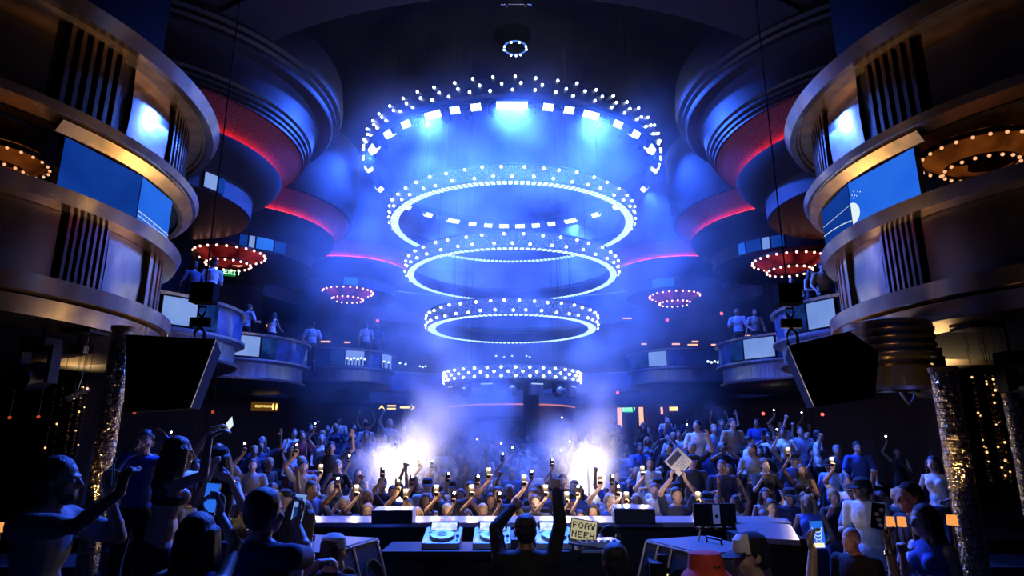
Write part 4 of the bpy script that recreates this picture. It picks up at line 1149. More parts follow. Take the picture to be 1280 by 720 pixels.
BAL = [(3, 266, 330, 'A', 0.6, 'person in pale blue at the balcony rail under the left red chandelier', 'pale blue'),
       (0, 240, 347, 'A', 1.0, 'dark figure at the glossy balcony rail beside the left gold tower', 'navy'),
       (2, 312, 387, 'B', -.6, 'person in pale shirt bent over on the second left balcony near two warm lights', 'pale blue'),
       (1, 343, 400, 'B', -.4, 'woman in white at the right edge of the second left balcony', 'white'),
       (2, 458, 408, 'C', .2, 'man standing upright in grey on the farthest left balcony rail', 'grey'),
       (0, 472, 410, 'C', -.2, 'darker man beside the upright one on the farthest left balcony', 'navy'),
       (2, 921, 390, 'B2', 2.6, 'man in pale shirt standing on the second right balcony left of its screen', 'pale blue'),
       (0, 944, 396, 'B2', 3.2, 'person in grey behind the rail of the second right balcony', 'grey'),
       (3, 992, 375, 'A2', 2.2, 'woman in white seen from behind on the right balcony over the loudspeaker', 'white'),
       (1, 1016, 362, 'A2', 3.5, 'woman in dark dress on the right balcony beside the gold tower', 'black'),
       (4, 1032, 366, 'A2', 3.0, 'person in tan on the right balcony against the gold tower', 'tan')]
for (pi, px, py, pod_, rz, lab, top) in BAL:
    C, k, dz = PODF[pod_]; Y = C[1] - 3
    while Y < C[1] + 2:
        p = at(px, py, Y)
        if math.hypot(p.x - C[0], p.y - C[1]) < 2.02 * k: break
        Y += .05
    spot_person(pi, px, py, Y, rz, lab, 'guests on the balconies', (rnd.choice(SKIN), 'black', top, 'black'), 2.245 + EYE + dz)
spot_person(0, 391, 407, 21.2, .4, 'person in pale blue on the dark balcony between the left pods', 'guests on the balconies', (SKIN[1], 'black', 'pale blue', 'black'))

# ================================================================ the booth and its equipment
def atz(px, py, z):
    d = ray(px, py)
    return V((0, 0, EYE)) + d * ((z - EYE) / d.z)
BTOP = 1.0
t = thing('booth_counter', 'long glossy counter closing off the front of the DJ booth before the crowd', 'counter', (0, 8.05, 0))
obj('worktop', MB().prism([(-3.0, -.32), (3.25, -.32), (3.25, .36), (-3.0, .36)], BTOP - .05, BTOP), M['counter'], t)
obj('front_panel', MB().box((0.1, .3, .22), (6.1, .06, 1.44)), M['black'], t)
obj('inner_panel', MB().box((0.1, -.26, .34), (6.1, .04, 1.2)), M['black'], t)
pts = [atz(918, 651, BTOP + .04), atz(988, 656, BTOP + .04), atz(1000, 676, BTOP + .04), atz(925, 672, BTOP + .04)]
t = thing('side_counter', 'broad dark-blue counter panel at the right end of the booth beside the monitors', 'counter', (0, 0, 0))
obj('worktop', MB().prism([(p.x, p.y) for p in reversed(pts)], BTOP, BTOP + .045), M['counter'], t)
cx = sum(p.x for p in pts) / 4; cyy = sum(p.y for p in pts) / 4
obj('pedestal', MB().box((cx, cyy, .35), (.6, .6, 1.3)), M['black'], t)
# table with players
TZ = 0.9
t = thing('dj_table', 'black table carrying the players and laptop in front of the DJ', 'table', (-0.1, 6.72, -0.3))
obj('tabletop', MB().cbox((0, 0, TZ + .3 - .03), (2.3, .62, .05), .02), M['black'], t)
obj('skirt', MB().box((0, -.27, .55), (2.24, .03, 1.1)), M['black'], t)
for x in (-1.08, 1.08):
    for y in (-.24, .24): obj('leg', MB().box((x, y, .58), (.05, .05, 1.16)), M['black_metal'], t)
def player(label, x, y, z):
    t = thing('media_player', label, 'media player', (x, y, z), group='players on the booth table')
    t.rotation_euler = (R(13), 0, 0)
    obj('body', MB().cbox((0, 0, .05), (.37, .44, .1), .02), M['deck'], t)
    obj('jog_wheel', MB().lathe([(0.0, .135), (.06, .135), (.062, .13), (.118, .128), (.128, .115), (.128, .1)], 32, c=(0, -.05, 0)), M['silver'], t, smooth=True)
    obj('jog_hub', MB().lathe([(0, .14), (.045, .138), (.047, .13)], 24, c=(0, -.05, 0)), M['deck_dark'], t)
    obj('display', MB().box((0, .15, .135), (.26, .1, .012), Matrix.Rotation(R(25), 4, 'X')), M['deck_screen'], t)
    obj('display_hood', MB().box((0, .2, .13), (.3, .03, .07)), M['deck_dark'], t)
    for k in range(2): obj('play_button', MB().lathe([(0, .112), (.018, .112), (.02, .1)], 14, c=(-.15, -.12 - .06 * k, 0)), M['scr_line'], t)
    obj('pitch_fader', MB().box((.155, -.08, .103), (.02, .16, .006)).box((.155, -.05, .112), (.03, .02, .018)), M['deck_dark'], t)
    for k in range(5): obj('pad', MB().box((-.13 + .05 * k, .075, .103), (.034, .02, .01)), M['silver'], t)
    return t
M['deck'] = pbr('player_shell', (0.35, 0.37, 0.42), 0.35, 0.3, noise=0.15, scale=10)
M['deck_dark'] = pbr('player_trim', (0.02, 0.02, 0.025), 0.4, noise=0.2, scale=10)
M['deck_screen'] = emit('player_display', (0.75, 0.85, 1.0), 1.3, sampled=False, noise=14, dark=(0.3, 0.45, 0.8))
M['scr_red'] = emit('red_indicator', (1.0, 0.1, 0.08), 2.5, sampled=False)
p1 = player('leftmost media player on the booth table, with two red lights at its back', -.70, 6.78, TZ)
for x in (-.04, .055): obj('usb_stick', MB().cbox((x, .225, .155), (.016, .012, .05), .003), M['scr_red'], p1)
player('second media player from the left on the booth table, half behind the DJ', -.20, 6.78, TZ)
player('right media player on the booth table just past the DJ beside the laptop', .42, 6.78, TZ)
t = thing('dj_mixer', 'black mixer on the booth table hidden in front of the DJ', 'mixer', (.11, 6.78, TZ)); t.rotation_euler = (R(6), 0, 0)
obj('body', MB().cbox((0, 0, .05), (.24, .4, .1), .01), M['deck_dark'], t)
for i in range(4):
    for j in range(4): obj('knob', MB().lathe([(0, .125), (.011, .124), (.013, .1)], 10, c=(-.08 + .053 * i, .02 + .045 * j, 0)), M['silver'], t)
    obj('fader', MB().box((-.08 + .053 * i, -.1, .108), (.02, .015, .02)), M['silver'], t)
# laptop on a flight case
t = thing('equipment_case', 'dark flight case under the laptop at the right of the booth table', 'case', (.87, 6.6, -.3))
obj('box', MB().cbox((0, 0, .6), (.42, .46, 1.2), .02), M['black'], t)
obj('edge_trim', MB().box((0, -.232, 1.2), (.42, .012, .02)).box((0, 0, 1.203), (.42, .46, .012)), M['counter'], t)
t = thing('audio_controller', 'small blue-lit controller lying under the tilted laptop', 'controller', (.84, 6.6, TZ + .018))
obj('body', MB().cbox((0, .0, .03), (.4, .3, .05), .02, Matrix.Rotation(R(8), 4, 'Z')), M['deck'], t)
for i in range(6): obj('pad', MB().box((-.15 + .06 * i, -.09, .06), (.035, .05, .012)), M['deck_dark'], t)
lp = at(728, 677, 6.62)
t = thing('laptop', 'tilted laptop showing dark block letters on a cream screen, right of the DJ', 'laptop', (lp.x, lp.y, lp.z), R(-6))
t.rotation_euler = (0, R(8), R(-6))
obj('base', MB().cbox((0, -.1, -.01), (.27, .2, .016), .01), M['deck_dark'], t)
mb = MB(); Mx = Matrix.Rotation(R(-12), 4, 'X')
mb.box((0, 0.02, .1), (.275, .01, .21), Mx)
obj('lid', mb, M['deck_dark'], t)
FONT = {'F': '1111 1000 1110 1000 1000', 'O': '0110 1001 1001 1001 0110', 'A': '0110 1001 1111 1001 1001', 'Y': '1001 1001 0110 0110 0110', 'N': '1001 1101 1011 1001 1001', 'E': '1111 1000 1110 1000 1111', 'H': '1001 1001 1111 1001 1001',
        'X': '1001 1001 0110 1001 1001', 'I': '1110 0100 0100 0100 1110', 'T': '1110 0100 0100 0100 0100', 'R': '1110 1001 1110 1010 1001', 'S': '0111 1000 0110 0001 1110', 'M': '1001 1111 1111 1001 1001', '>': '0100 0010 1111 0010 0100', '^': '0010 0111 1101 0000 0000'}
def letters(mb, txt, x0, z0, hgt, y, put, gap=1.0):
    u = hgt / 5; x = x0
    for ch in txt:
        if ch == ' ': x += u * 3; continue
        for r, row in enumerate(FONT[ch].split()):
            for c, b in enumerate(row):
                if b == '1':
                    a, d = x + c * u, z0 + (4 - r) * u
                    mb.add([put(a, y, d), put(a + u, y, d), put(a + u, y, d + u), put(a, y, d + u)], [(0, 1, 2, 3)])
        x += u * (4 + gap)
    return x
mb = MB(); put = lambda x, y, z: Mx @ V((x, y, z - .1)) + V((0, .02, .1))
mb.add([put(-.125, -.007, .01), put(.125, -.007, .01), put(.125, -.007, .195), put(-.125, -.007, .195)], [(0, 1, 2, 3)])
mb.m = 1
letters(mb, 'FOAY', -.113, .115, .06, -.009, put, .9); letters(mb, 'NEEH', -.113, .03, .06, -.009, put, .9)
obj('display', mb, [emit('laptop_screen', (0.85, 0.75, 0.45), 0.5, sampled=False), M['deck_dark']], t, fix=False)
# monitor speakers either side of the booth
def monitor(label, loc, rz, mirror):
    t = thing('monitor_speaker', label, 'speaker', loc, rz, 'monitor speakers in the booth')
    q = -1 if mirror else 1
    sd = [(-.62, 0), (.34, 0), (.14, .56), (-.5, .56)]
    Mx = Matrix(((1, 0, 0, 0), (0, 0, -1, 0), (0, 1, 0, 0), (0, 0, 0, 1)))
    obj('cabinet', MB().prism(sd, -.42, .42, M4=Mx), M['cabinet'], t)
    tilt = Matrix.Rotation(math.atan2(.2, .56) * -1, 4, 'Y')
    def P(y, u): return V((.34 - .2 * u + .012, y, .56 * u))
    obj('grille', MB().add([P(-.38, .04), P(.38, .04), P(.38, .96), P(-.38, .96)], [(0, 1, 2, 3)]), M['grille'], t)
    mb = MB()
    for a, b in (((-.4, .03), (.4, .03)), ((-.4, .97), (.4, .97)), ((-.4, .03), (-.4, .97)), ((.4, .03), (.4, .97)), ((0, .03), (0, .97)), ((-.2, .03), (-.2, .97))):
        mb.tube([P(*a), P(*b)], .011, 6)
    obj('grille_frame', mb, M['edge'], t)
    for y in (-.2, .2):
        obj('driver', MB().lathe([(.0, .0), (.05, -.012), (.13, .02), (.15, .02)], 24, c=P(y, .5) + V((.003, 0, 0)), M4=Matrix.Rotation(R(70), 4, 'Y')), M['deck_dark'], t)
    obj('carry_handle', MB().tube([(-.3, -.1, .56), (-.3, -.1, .6), (-.3, .1, .6), (-.3, .1, .56)], .012), M['black_metal'], t)
    return t
M['cabinet'] = pbr('speaker_cabinet', (0.10, 0.10, 0.10), 0.45, 0.0, noise=0.25, scale=14)
M['edge'] = pbr('worn_metal_edge', (0.6, 0.56, 0.5), 0.35, 0.8, noise=0.2, scale=20)
monitor('wedge monitor speaker left of the players, grille frame turned to the DJ', (-1.5, 5.75, .5), R(-18), False)
monitor('wedge monitor speaker right of the laptop, grille frame turned to the DJ', (1.55, 5.95, .46), R(180 + 22), True)
for x, y, z in ((-1.5, 5.75, .5), (1.55, 5.95, .46)):
    t = thing('speaker_stand', 'black plinth under the %s wedge monitor speaker' % ('left' if x < 0 else 'right'), 'stand', (x, y, -.3))
    obj('plinth', MB().cbox((-.1 if x < 0 else .1, 0, (z + .3) / 2), (.7, .7, z + .3), .04), M['black'], t)
def topbox(label, px, py, Y, wd, dp, ht, rz):
    p = at(px, py, Y)
    t = thing('stage_speaker', label, 'speaker', (p.x, p.y, BTOP), rz, 'cabinets on the booth counter')
    obj('cabinet', MB().cbox((0, 0, ht / 2), (wd, dp, ht), .02), M['black'], t)
    obj('top_panel', MB().box((0, 0, ht + .004), (wd * .97, dp * .97, .008)), M['counter'], t)
    obj('end_panel', MB().box(((wd / 2 + .004) * (1 if px < 640 else -1), 0, ht / 2), (.008, dp * .94, ht * .92)), M['paper_grey'], t)  # pale colour paints the white light on this side of the cabinet
    obj('grille', MB().box((0, -dp / 2 - .004, ht / 2), (wd * .92, .008, ht * .86)), M['grille'], t)
M['paper_grey'] = pbr('pale_end_panel', (0.5, 0.48, 0.45), 0.6, noise=0.2, scale=10)
topbox('low blue-topped cabinet on the counter left of the players', 492, 655, 7.85, .46, .5, .14, R(4))
topbox('low blue-topped cabinet on the counter right of the laptop', 792, 653, 7.85, .46, .5, .16, R(-6))
# rack and screens to the right
p = at(856, 690, 5.9)
t = thing('audio_rack', 'black equipment rack with a row of orange lights at the right of the booth', 'audio rack', (p.x, p.y, -.3), R(-8))
obj('frame', MB().cbox((0, .2, .59), (.62, .5, 1.18), .02), M['black'], t)
obj('top_unit', MB().cbox((.02, .2, 1.21), (.5, .4, .06), .03), M['black_metal'], t)
for i, (z, ht) in enumerate(((1.08, .14), (.93, .12), (.8, .1))): obj('rack_unit', MB().cbox((0, -.06, z), (.54, .03, ht), .006, ), M['black_metal'], t)
for i in range(7): obj('orange_led', MB().sphere((.06 + .022 * i, -.085, .94), .008, 6, 4), M['amber_bar'], t)
obj('green_led', MB().sphere((.03, -.085, 1.07), .01, 6, 4), M['exit_pale'], t)
obj('display', MB().box((-.14, -.08, 1.09), (.06, .01, .03)), M['sign_yellow'], t)
obj('paper_label', MB().box((-.1, -.08, .93), (.18, .006, .022)), M['paper_grey'], t)
obj('antenna', MB().tube([(.14, .3, 1.24), (.19, .32, 1.42)], .008, 6), M['silver'], t)
for i, (px, wd) in enumerate(((879, .2), (905, .3))):
    p = at(px, 664, 7.4)
    t = thing('monitor_screen', 'black %s monitor standing back-to-camera on the counter right of the rack' % ('small' if i == 0 else 'larger'), 'monitor', (p.x, p.y, BTOP - .05), R(6))
    obj('panel', MB().cbox((0, 0, .17), (wd, .04, .24), .008), M['black'], t)
    obj('foot', MB().cbox((0, 0, .03), (wd * .6, .14, .02), .01).box((0, 0, .06), (.04, .03, .08)), M['black'], t)
    if i: obj('card', MB().box((-wd * .28, -.024, .18), (.08, .004, .2)), M['paper'], t); obj('card_hole', MB().lathe([(0, 0), (.018, 0)], 12, c=(-wd * .28, -.028, .16), M4=Matrix.Rotation(PI / 2, 4, 'X')), M['black'], t)
    else: obj('lit_edge', MB().box((wd / 2, -.005, .16), (.012, .04, .2)), M['paper_grey'], t)  # light along this edge is put into the pale colour
p = at(905, 690, 5.6)
t = thing('mixing_desk', 'dim blue mixing desk behind the white-fronted cap', 'mixing desk', (p.x, p.y + .1, .55), R(-6)); t.rotation_euler = (R(14), 0, R(-6))
obj('body', MB().cbox((0, 0, .04), (.62, .42, .08), .02), M['deck_dark'], t)
for i in range(10): obj('fader', MB().box((-.26 + .058 * i, -.06, .085), (.018, .2, .008)), M['blue_glow'] if False else M['counter'], t)
obj('stand', MB().box((0, 0, -.35), (.5, .3, .7)), M['black'], t)
p = at(761, 660, 6.9)
t = thing('headphones', 'dark headphones with one pale ear pad resting on the booth right of the laptop', 'headphones', (p.x, p.y, p.z - .07))
obj('headband', MB().tube([(.085 * math.cos(R(a)), 0, .085 * math.sin(R(a))) for a in range(-15, 196, 15)], .014), M['black_metal'], t)
for x in (-.088, .088): obj('ear_cup', MB().sphere((x, 0, -.035), (.028, .05, .055), 14, 8), M['black_metal'] if x > 0 else M['paper_grey'], t, smooth=True)
# papers and bottles left on the side table
p = atz(445, 686, .8)
t = thing('side_table', 'low dark table with white papers at the left of the booth', 'table', (p.x, p.y, -.3))
obj('tabletop', MB().cbox((0, 0, 1.06), (.9, .6, .04), .03), M['black_metal'], t)
obj('pedestal', MB().box((0, 0, .52), (.6, .4, 1.04)), M['black'], t)
for i, (x, y, a) in enumerate(((-.02, .05, 15), (.1, -.04, -20))):
    tag(obj('folded_towel', MB().cbox((0, 0, .02), (.3, .2, .04), .05).cbox((.01, 0, .05), (.26, .18, .025), .05), M['paper'], None, (p.x + x, p.y + y, .78 + .065 * i), (0, 0, R(a)), smooth=True), '%s white folded towel on the low table by the left wedge speaker' % ('lower' if i == 0 else 'upper'), 'towel', 'towels on the side table')
p = atz(768, 652, BTOP)
t = thing('drinking_cup', 'small pale cup on the counter edge left of the right cabinet', 'cup', (p.x, p.y - .05, BTOP))
obj('cup', MB().lathe([(0, 0), (.03, 0), (.04, .11), (.036, .11), (.028, .01)], 20), M['paper'], t, smooth=True)
obj('rim', MB().lathe([(.036, .108), (.043, .108), (.043, .115), (.036, .115)], 20, closed=True), M['paper'], t)

# ================================================================ people on and around the stage
def hero(P, px, py, Y, rz, label, group, skin, hair, top, leg='black', hat=None, vox=0.0085, arms=None, z=None):
    """stand a figure so that its head is seen at px, py; arms maps side to (px, py, depth, hint, mode, hand dir, palm)"""
    s = P.get('h', 1.75) / 1.75
    P = dict(P); dummy_h = None
    lean = R(P.get('lean', 3))
    hz = (.97 - P.get('crouch', 0)) * s + .645 * s * math.cos(lean); hy = .645 * s * math.sin(lean) + .028 * s
    hp = at(px, py, Y); Rz = Matrix.Rotation(rz, 3, 'Z')
    o = Rz @ V((P.get('px', 0), hy, 0)); loc = V((hp.x - o.x, hp.y - o.y, hp.z - hz if z is None else z))
    inv = Rz.inverted()
    for k, (ax, ay, ad, hint, mode, hdir, palm) in (arms or {}).items():
        w_ = at(ax, ay, ad)
        P['arm' + k] = ('loc', inv @ (w_ - loc), hint, mode, hdir, palm)
    r, inf = figure('hero_' + label, P, vox)
    r.location = loc; r.rotation_euler = (0, 0, rz)
    tag(r, label, 'person', group); dress(r, skin, hair, top, leg, hat)
    M4 = Matrix.Translation(loc) @ Rz.to_4x4()
    return r, inf, M4
D90 = R(-90)
# the DJ, back to the camera with both arms up
hero({'h': 1.74, 'hair': 'short', 'lean': 10, 'crouch': .06, 'sleeve': 'long', 'pitch': 5}, 657, 664, 5.0, R(2), 'DJ in dark hoodie seen from behind with both arms raised to the crowd', None,
     SKIN[3], 'black', 'black', arms={'R': (696, 606, 5.2, (1, 0, -.6), 'point', None, (0, 1, 0)), 'L': (641, 634, 5.3, (1, 0, .15), 'fist', None, (0, 1, 0))})
# left man filming
r, inf, M4 = hero({'h': 1.82, 'beard': True, 'eyes': True, 'sleeve': 'short', 'hair': 'short', 'yaw': -4, 'pitch': 4}, 75, 601, 3.55, R(-86), 'bearded man in grey t-shirt in profile at the left edge, filming with a phone', None,
     SKIN[2], 'black', 'grey', 'navy', vox=.0075, arms={'L': (135, 614, 3.75, (.15, .5, -1), 'hold', (0, .1, 1), (-.7, .5, 0)), 'R': (150, 616, 3.3, (.15, .5, -1), 'hold', (0, .1, 1), (-.7, .5, 0))})
pp = at(142, 590, 3.5); ph = make_phone('phone held up in both hands by the bearded man at the left edge', 'scr_bright'); ph.location = pp; ph.rotation_euler = (R(5), 0, R(-60))
# woman with both arms stretched up to the right
r, inf, M4 = hero({'h': 1.68, 'fem': True, 'bare': True, 'sleeve': 'none', 'hair': 'long', 'hairlen': .2, 'lean': 2, 'side': 4}, 222, 567, 4.5, R(-48), 'woman with long dark hair and bare back stretching both arms up to the right', None,
     SKIN[1], 'black', 'black', vox=.0078, arms={'R': (262, 546, 4.25, (1, .2, -.6), 'relaxed', (.1, .9, .6), (0, 0, -1)), 'L': (264, 537, 4.7, (1, .2, -.5), 'hold', (-.2, .9, .5), (0, .3, -1))})
pp = M4 @ inf['palmL'] + V((.05, 0, .03)); ph = make_phone('small pale phone gripped in the raised hands of the bare-backed woman', 'scr_white'); ph.location = pp; ph.rotation_euler = (R(20), R(70), R(-30))
# woman facing the camera behind her
r, inf, M4 = hero({'h': 1.68, 'fem': True, 'eyes': True, 'sleeve': 'none', 'hair': 'long', 'hairlen': .32, 'hat': 'cap', 'yaw': 10, 'pitch': -6}, 271, 577, 5.2, R(172), 'woman in dark cap facing the camera with a hand at her chin', None,
     SKIN[4], 'black', 'black', vox=.0078, arms={'R': (263, 592, 5.0, (.4, 0, -1), 'relaxed', (-.3, .2, 1), (-.4, -1, 0)), 'L': (288, 600, 4.95, (.6, 0, -1), 'fist', (-.6, .5, .4), (0, -1, 0))})
# person lower down holding a phone up
r, inf, M4 = hero({'h': 1.66, 'fem': True, 'sleeve': 'none', 'hair': 'long', 'hairlen': .24, 'pitch': 8}, 250, 672, 3.1, R(-14), 'dark-haired person in blue top holding a phone up at the lower left', None,
     SKIN[1], 'black', 'blue', vox=.0078, arms={'R': (275, 642, 3.4, (1, .3, -.4), 'hold', (-.2, .2, 1), (-.4, -1, 0)), 'L': (262, 648, 3.5, (.4, .3, -1), 'hold', (.3, .2, 1), (-.6, -.6, 0))})
pp = at(264, 622, 3.5); ph = make_phone('phone held up at the lower left, its blue screen towards the camera', 'scr_bright'); ph.location = pp; ph.rotation_euler = (0, R(6), R(8))
# man from behind with phone
r, inf, M4 = hero({'h': 1.78, 'sleeve': 'short', 'hair': 'short', 'yaw': 16, 'pitch': 3}, 332, 641, 3.5, R(-14), 'short-haired man in navy t-shirt seen from behind, phone in his raised right hand', None,
     SKIN[1], 'black', 'navy', vox=.0078, arms={'R': (369, 652, 3.85, (.8, -.2, -1), 'hold', (.2, .3, 1), (-.4, -1, 0))})
pp = at(374, 634, 3.85); ph = make_phone('phone in the right hand of the man in navy, bright picture on its screen', 'scr_pale'); ph.location = pp; ph.rotation_euler = (R(-4), R(6), R(-6))
obj('picture', MB().box((0, -.006, -.03), (.05, .001, .06)).box((0, -.006, .045), (.03, .001, .02)), M['scr_navy'], ph)
# blonde woman beyond him
r, inf, M4 = hero({'h': 1.66, 'fem': True, 'sleeve': 'none', 'hair': 'wavy', 'hairlen': .24, 'yaw': -25}, 377, 648, 4.1, R(-60), 'blonde woman in orange top with a bare shoulder beside the man in navy', None,
     SKIN[4], 'blonde', 'orange', vox=.0078, arms={'R': (398, 703, 3.9, (.6, -.2, -1), 'hold', (.2, 1, .2), (0, .2, -1))})
# child-height guest with a white-fronted cap
hero({'h': 1.55, 'hair': 'short', 'hat': 'cap', 'yaw': 0}, 417, 690, 4.4, R(-20), 'short dark-haired guest with a pale cap at the left wedge speaker', None, SKIN[1], 'brown', 'black', hat='white')
# person in blue with raised arm far left
hero({'h': 1.76, 'sleeve': 'long', 'hair': 'short', 'eyes': True}, 181, 553, 6.6, R(200), 'person in blue sleeves with an arm raised beside the left glittering column', None, SKIN[4], 'black', 'blue', vox=.010,
     arms={'L': (208, 549, 6.5, (1, 0, -.6), 'open', None, (0, 1, 0)), 'R': (160, 566, 6.4, (.6, -.2, -1), 'relaxed', None, (0, 1, 0))})
# heads along the bottom edge
hero({'h': 1.64, 'hair': 'short'}, 768, 704, 4.1, R(6), 'dark round head of a person at the bottom edge under the right wedge speaker', None, SKIN[2], 'black', 'black', vox=.011)
hero({'h': 1.66, 'hair': 'short', 'hat': 'bucket', 'yaw': 0}, 882, 721, 3.6, R(20), 'person in a red hat at the bottom edge of the booth', None, SKIN[1], 'brown', 'black', hat='red', vox=.011)
r, inf, M4 = hero({'h': 1.72, 'hair': 'short', 'hat': 'cap', 'yaw': 0, 'pitch': -4}, 938, 696, 3.8, R(98), 'person in a dark cap with white front panel facing left at the booth', None, SKIN[1], 'black', 'black', hat='black', vox=.011)
hb = inf['hb']; hd = inf['head']; s_ = inf['s']
Mh = Matrix.Translation(hd) @ hb.to_4x4() @ Matrix.Scale(s_, 4) @ Matrix.Translation((0, -.012, 0)) @ Matrix.Diagonal((.95, 1.12, 1, 1))
fp = obj('cap_front_panel', MB().lathe([(.0905, .03), (.0945, .06), (.0845, .105), (.052, .1325)], 14, 25, 155, M4=Mh), M['paper'], r, smooth=True)
# right-hand group
hero({'h': 1.84, 'hair': 'short', 'hat': 'cap', 'sleeve': 'short', 'eyes': True, 'yaw': 30}, 1077, 611, 7.9, R(128), 'man in bright white t-shirt and black cap turned left, before the right terrace', None, SKIN[2], 'black', 'white', 'pale blue', vox=.010)
hero({'h': 1.78, 'hair': 'short', 'sleeve': 'short', 'eyes': True}, 1136, 622, 5.6, R(96), 'dark-haired person in profile facing left, farther of two by the orange lamps', None, SKIN[4], 'black', 'black')
hero({'h': 1.66, 'fem': True, 'hair': 'long', 'sleeve': 'none', 'eyes': True}, 1154, 651, 4.8, R(100), 'long-haired woman in profile facing left, nearer of two by the orange lamps', None, SKIN[4], 'black', 'blue', arms={'R': (1128, 690, 4.7, (.4, -.2, -1), 'relaxed', None, (0, 0, -1))})
hero({'h': 1.6, 'hair': 'bald', 'sleeve': 'short', 'eyes': True}, 1064, 675, 5.9, R(120), 'bald man low down in front of the man in white, lit orange from below', None, SKIN[4], 'black', 'black')
r, inf, M4 = hero({'h': 1.62, 'hair': 'short', 'sleeve': 'short'}, 1075, 752, 3.6, R(18), 'person below the frame whose raised arm holds a phone at the lower right', None, SKIN[1], 'black', 'black',
     arms={'L': (1016, 688, 3.75, (.6, .2, -1), 'hold', (-.1, .2, 1), (-.3, -1, 0))})
pp = at(1022, 668, 3.75); ph = make_phone('glowing phone held up at the lower right showing white rings on blue', 'scr_bright'); ph.location = pp; ph.rotation_euler = (0, R(-3), R(-14))
mb = MB()
for i, (z, r_) in enumerate(((.035, .026), (.012, .023), (-.01, .019), (-.03, .013))): mb.lathe([(r_ * .82, 0), (r_, 0)], 24, c=(0, -.0056, z), M4=Matrix.Rotation(R(68), 4, 'X'))
obj('picture_rings', mb, M['scr_white'], ph)
obj('picture_crowd', MB().box((0, -.0056, -.056), (.05, .001, .022)), emit('phone_warm_picture', (1, .6, .3), 2, sampled=False), ph)
r, inf, M4 = hero({'h': 1.66, 'hair': 'short', 'sleeve': 'none', 'fem': True}, 1165, 748, 3.9, R(24), 'person below the frame with a wristwatch arm raising a decorated phone', None, SKIN[2], 'black', 'black',
     arms={'L': (1102, 661, 4.1, (.5, .2, -1), 'hold', (-.1, .2, 1), (-.3, -1, 0))})
pp = at(1097, 645, 4.1); ph = make_phone('phone in a pale patterned case raised in front of the man in white', 'scr_white'); ph.location = pp; ph.rotation_euler = (0, R(-10), R(160))
mb = MB()
for i in range(4): mb.sphere((-.018 + .012 * (i % 3), .007, -.05 + .03 * i), (.014, .003, .012), 8, 5)
obj('case_pattern', mb, M['paper'], ph)
wl = inf['wrL'] + (inf['elL'] - inf['wrL']) * .18
mbw = MB().lathe([(.028, -.012), (.033, -.012), (.033, .012), (.028, .012)], 20, c=wl, M4=(inf['wrL'] - inf['elL']).to_track_quat('Z', 'Y').to_matrix().to_4x4(), closed=True)
obj('wristwatch', mbw, M['chrome'], r)
# white card held up over the crowd
pc = at(848, 577, 9.5)
t = thing('picture_card', 'white square card with a printed picture held up corner-wise over the crowd', 'sign', (pc.x, pc.y, pc.z)); t.rotation_euler = (R(-4), R(-44), R(4))
obj('board', MB().box((0, 0, 0), (.30, .012, .29)), M['paper'], t)
obj('printed_picture', MB().box((-.01, -.008, .075), (.23, .003, .09)), M['scr_ink'] if False else M['ink'], t)
mb = MB()
for i in range(4): mb.box((0, -.008, -.02 - .03 * i), (.18 - .03 * i, .002, .007))
obj('printed_lines', mb, M['pale_ink'], t)
cr, ci, cM = hero({'h': 1.74, 'hair': 'short'}, 846, 620, 9.62, R(183), 'person under the white card holding it up with both hands', None, SKIN[1], 'black', 'navy', vox=.012,
     arms={'R': (839, 598, 9.5, (1, 0, -.6), 'hold', (0, .1, 1), (-1, 0, 0)), 'L': (856, 599, 9.5, (1, 0, -.6), 'hold', (0, .1, 1), (-1, 0, 0))})

# ================================================================ columns, hung loudspeakers, lamps and signs
def glitter_column(label, px, py0, py1, Y, r, z0, z1):
    p = at(px, (py0 + py1) / 2, Y)
    t = thing('glitter_column', label, 'column', (p.x, p.y, z0))
    rnd = random.Random(px)
    mb = MB(); n = 22; m = int((z1 - z0) / .06)
    for j in range(m):
        for i in range(n):
            a = 2 * PI * (i + .5 * (j % 2)) / n; zz = .06 * (j + .5)
            tl_ = Matrix.Rotation(a + rnd.uniform(-.2, .2), 4, 'Z') @ Matrix.Rotation(rnd.uniform(-.25, .25), 4, 'Y')
            mb.box((r * math.cos(a), r * math.sin(a), zz), (.012, 2 * PI * r / n * .9, .054), tl_)
    obj('core', MB().lathe([(r * .96, 0), (r * .96, z1 - z0)], 24), M['bronze_dark'], t)
    o = obj('mirror_tiles', mb, M['bead'], t); o['kind'] = 'stuff'
    obj('collar', MB().lathe([(r * 1.2, z1 - z0 - .05), (r * 1.25, z1 - z0), (r, z1 - z0)], 24), M['bronze_rib'], t)
    obj('foot_ring', MB().lathe([(r * 1.3, 0), (r * 1.25, .06), (r, .08)], 24), M['bronze_rib'], t)
    return p
glitter_column('glittering mirror-tiled column under the left gold tower', 140, 440, 565, 6.6, .09, 0, 3.1)
glitter_column('glittering mirror-tiled column under the right gold tower', 1198, 500, 660, 6.2, .105, 0, 2.62)
glitter_column('dim mirror-tiled column at the right frame edge', 1272, 510, 585, 6.6, .06, 0, 2.4)
lamp('column_uplight', 'SPOT', at(1172, 640, 5.95), (1.0, .66, .32), 26, size=.05, target=at(1198, 540, 6.15), spot=60)
lamp('column_uplight', 'SPOT', at(116, 640, 6.4), (1.0, .66, .32), 40, size=.05, target=at(139, 500, 6.55), spot=60)
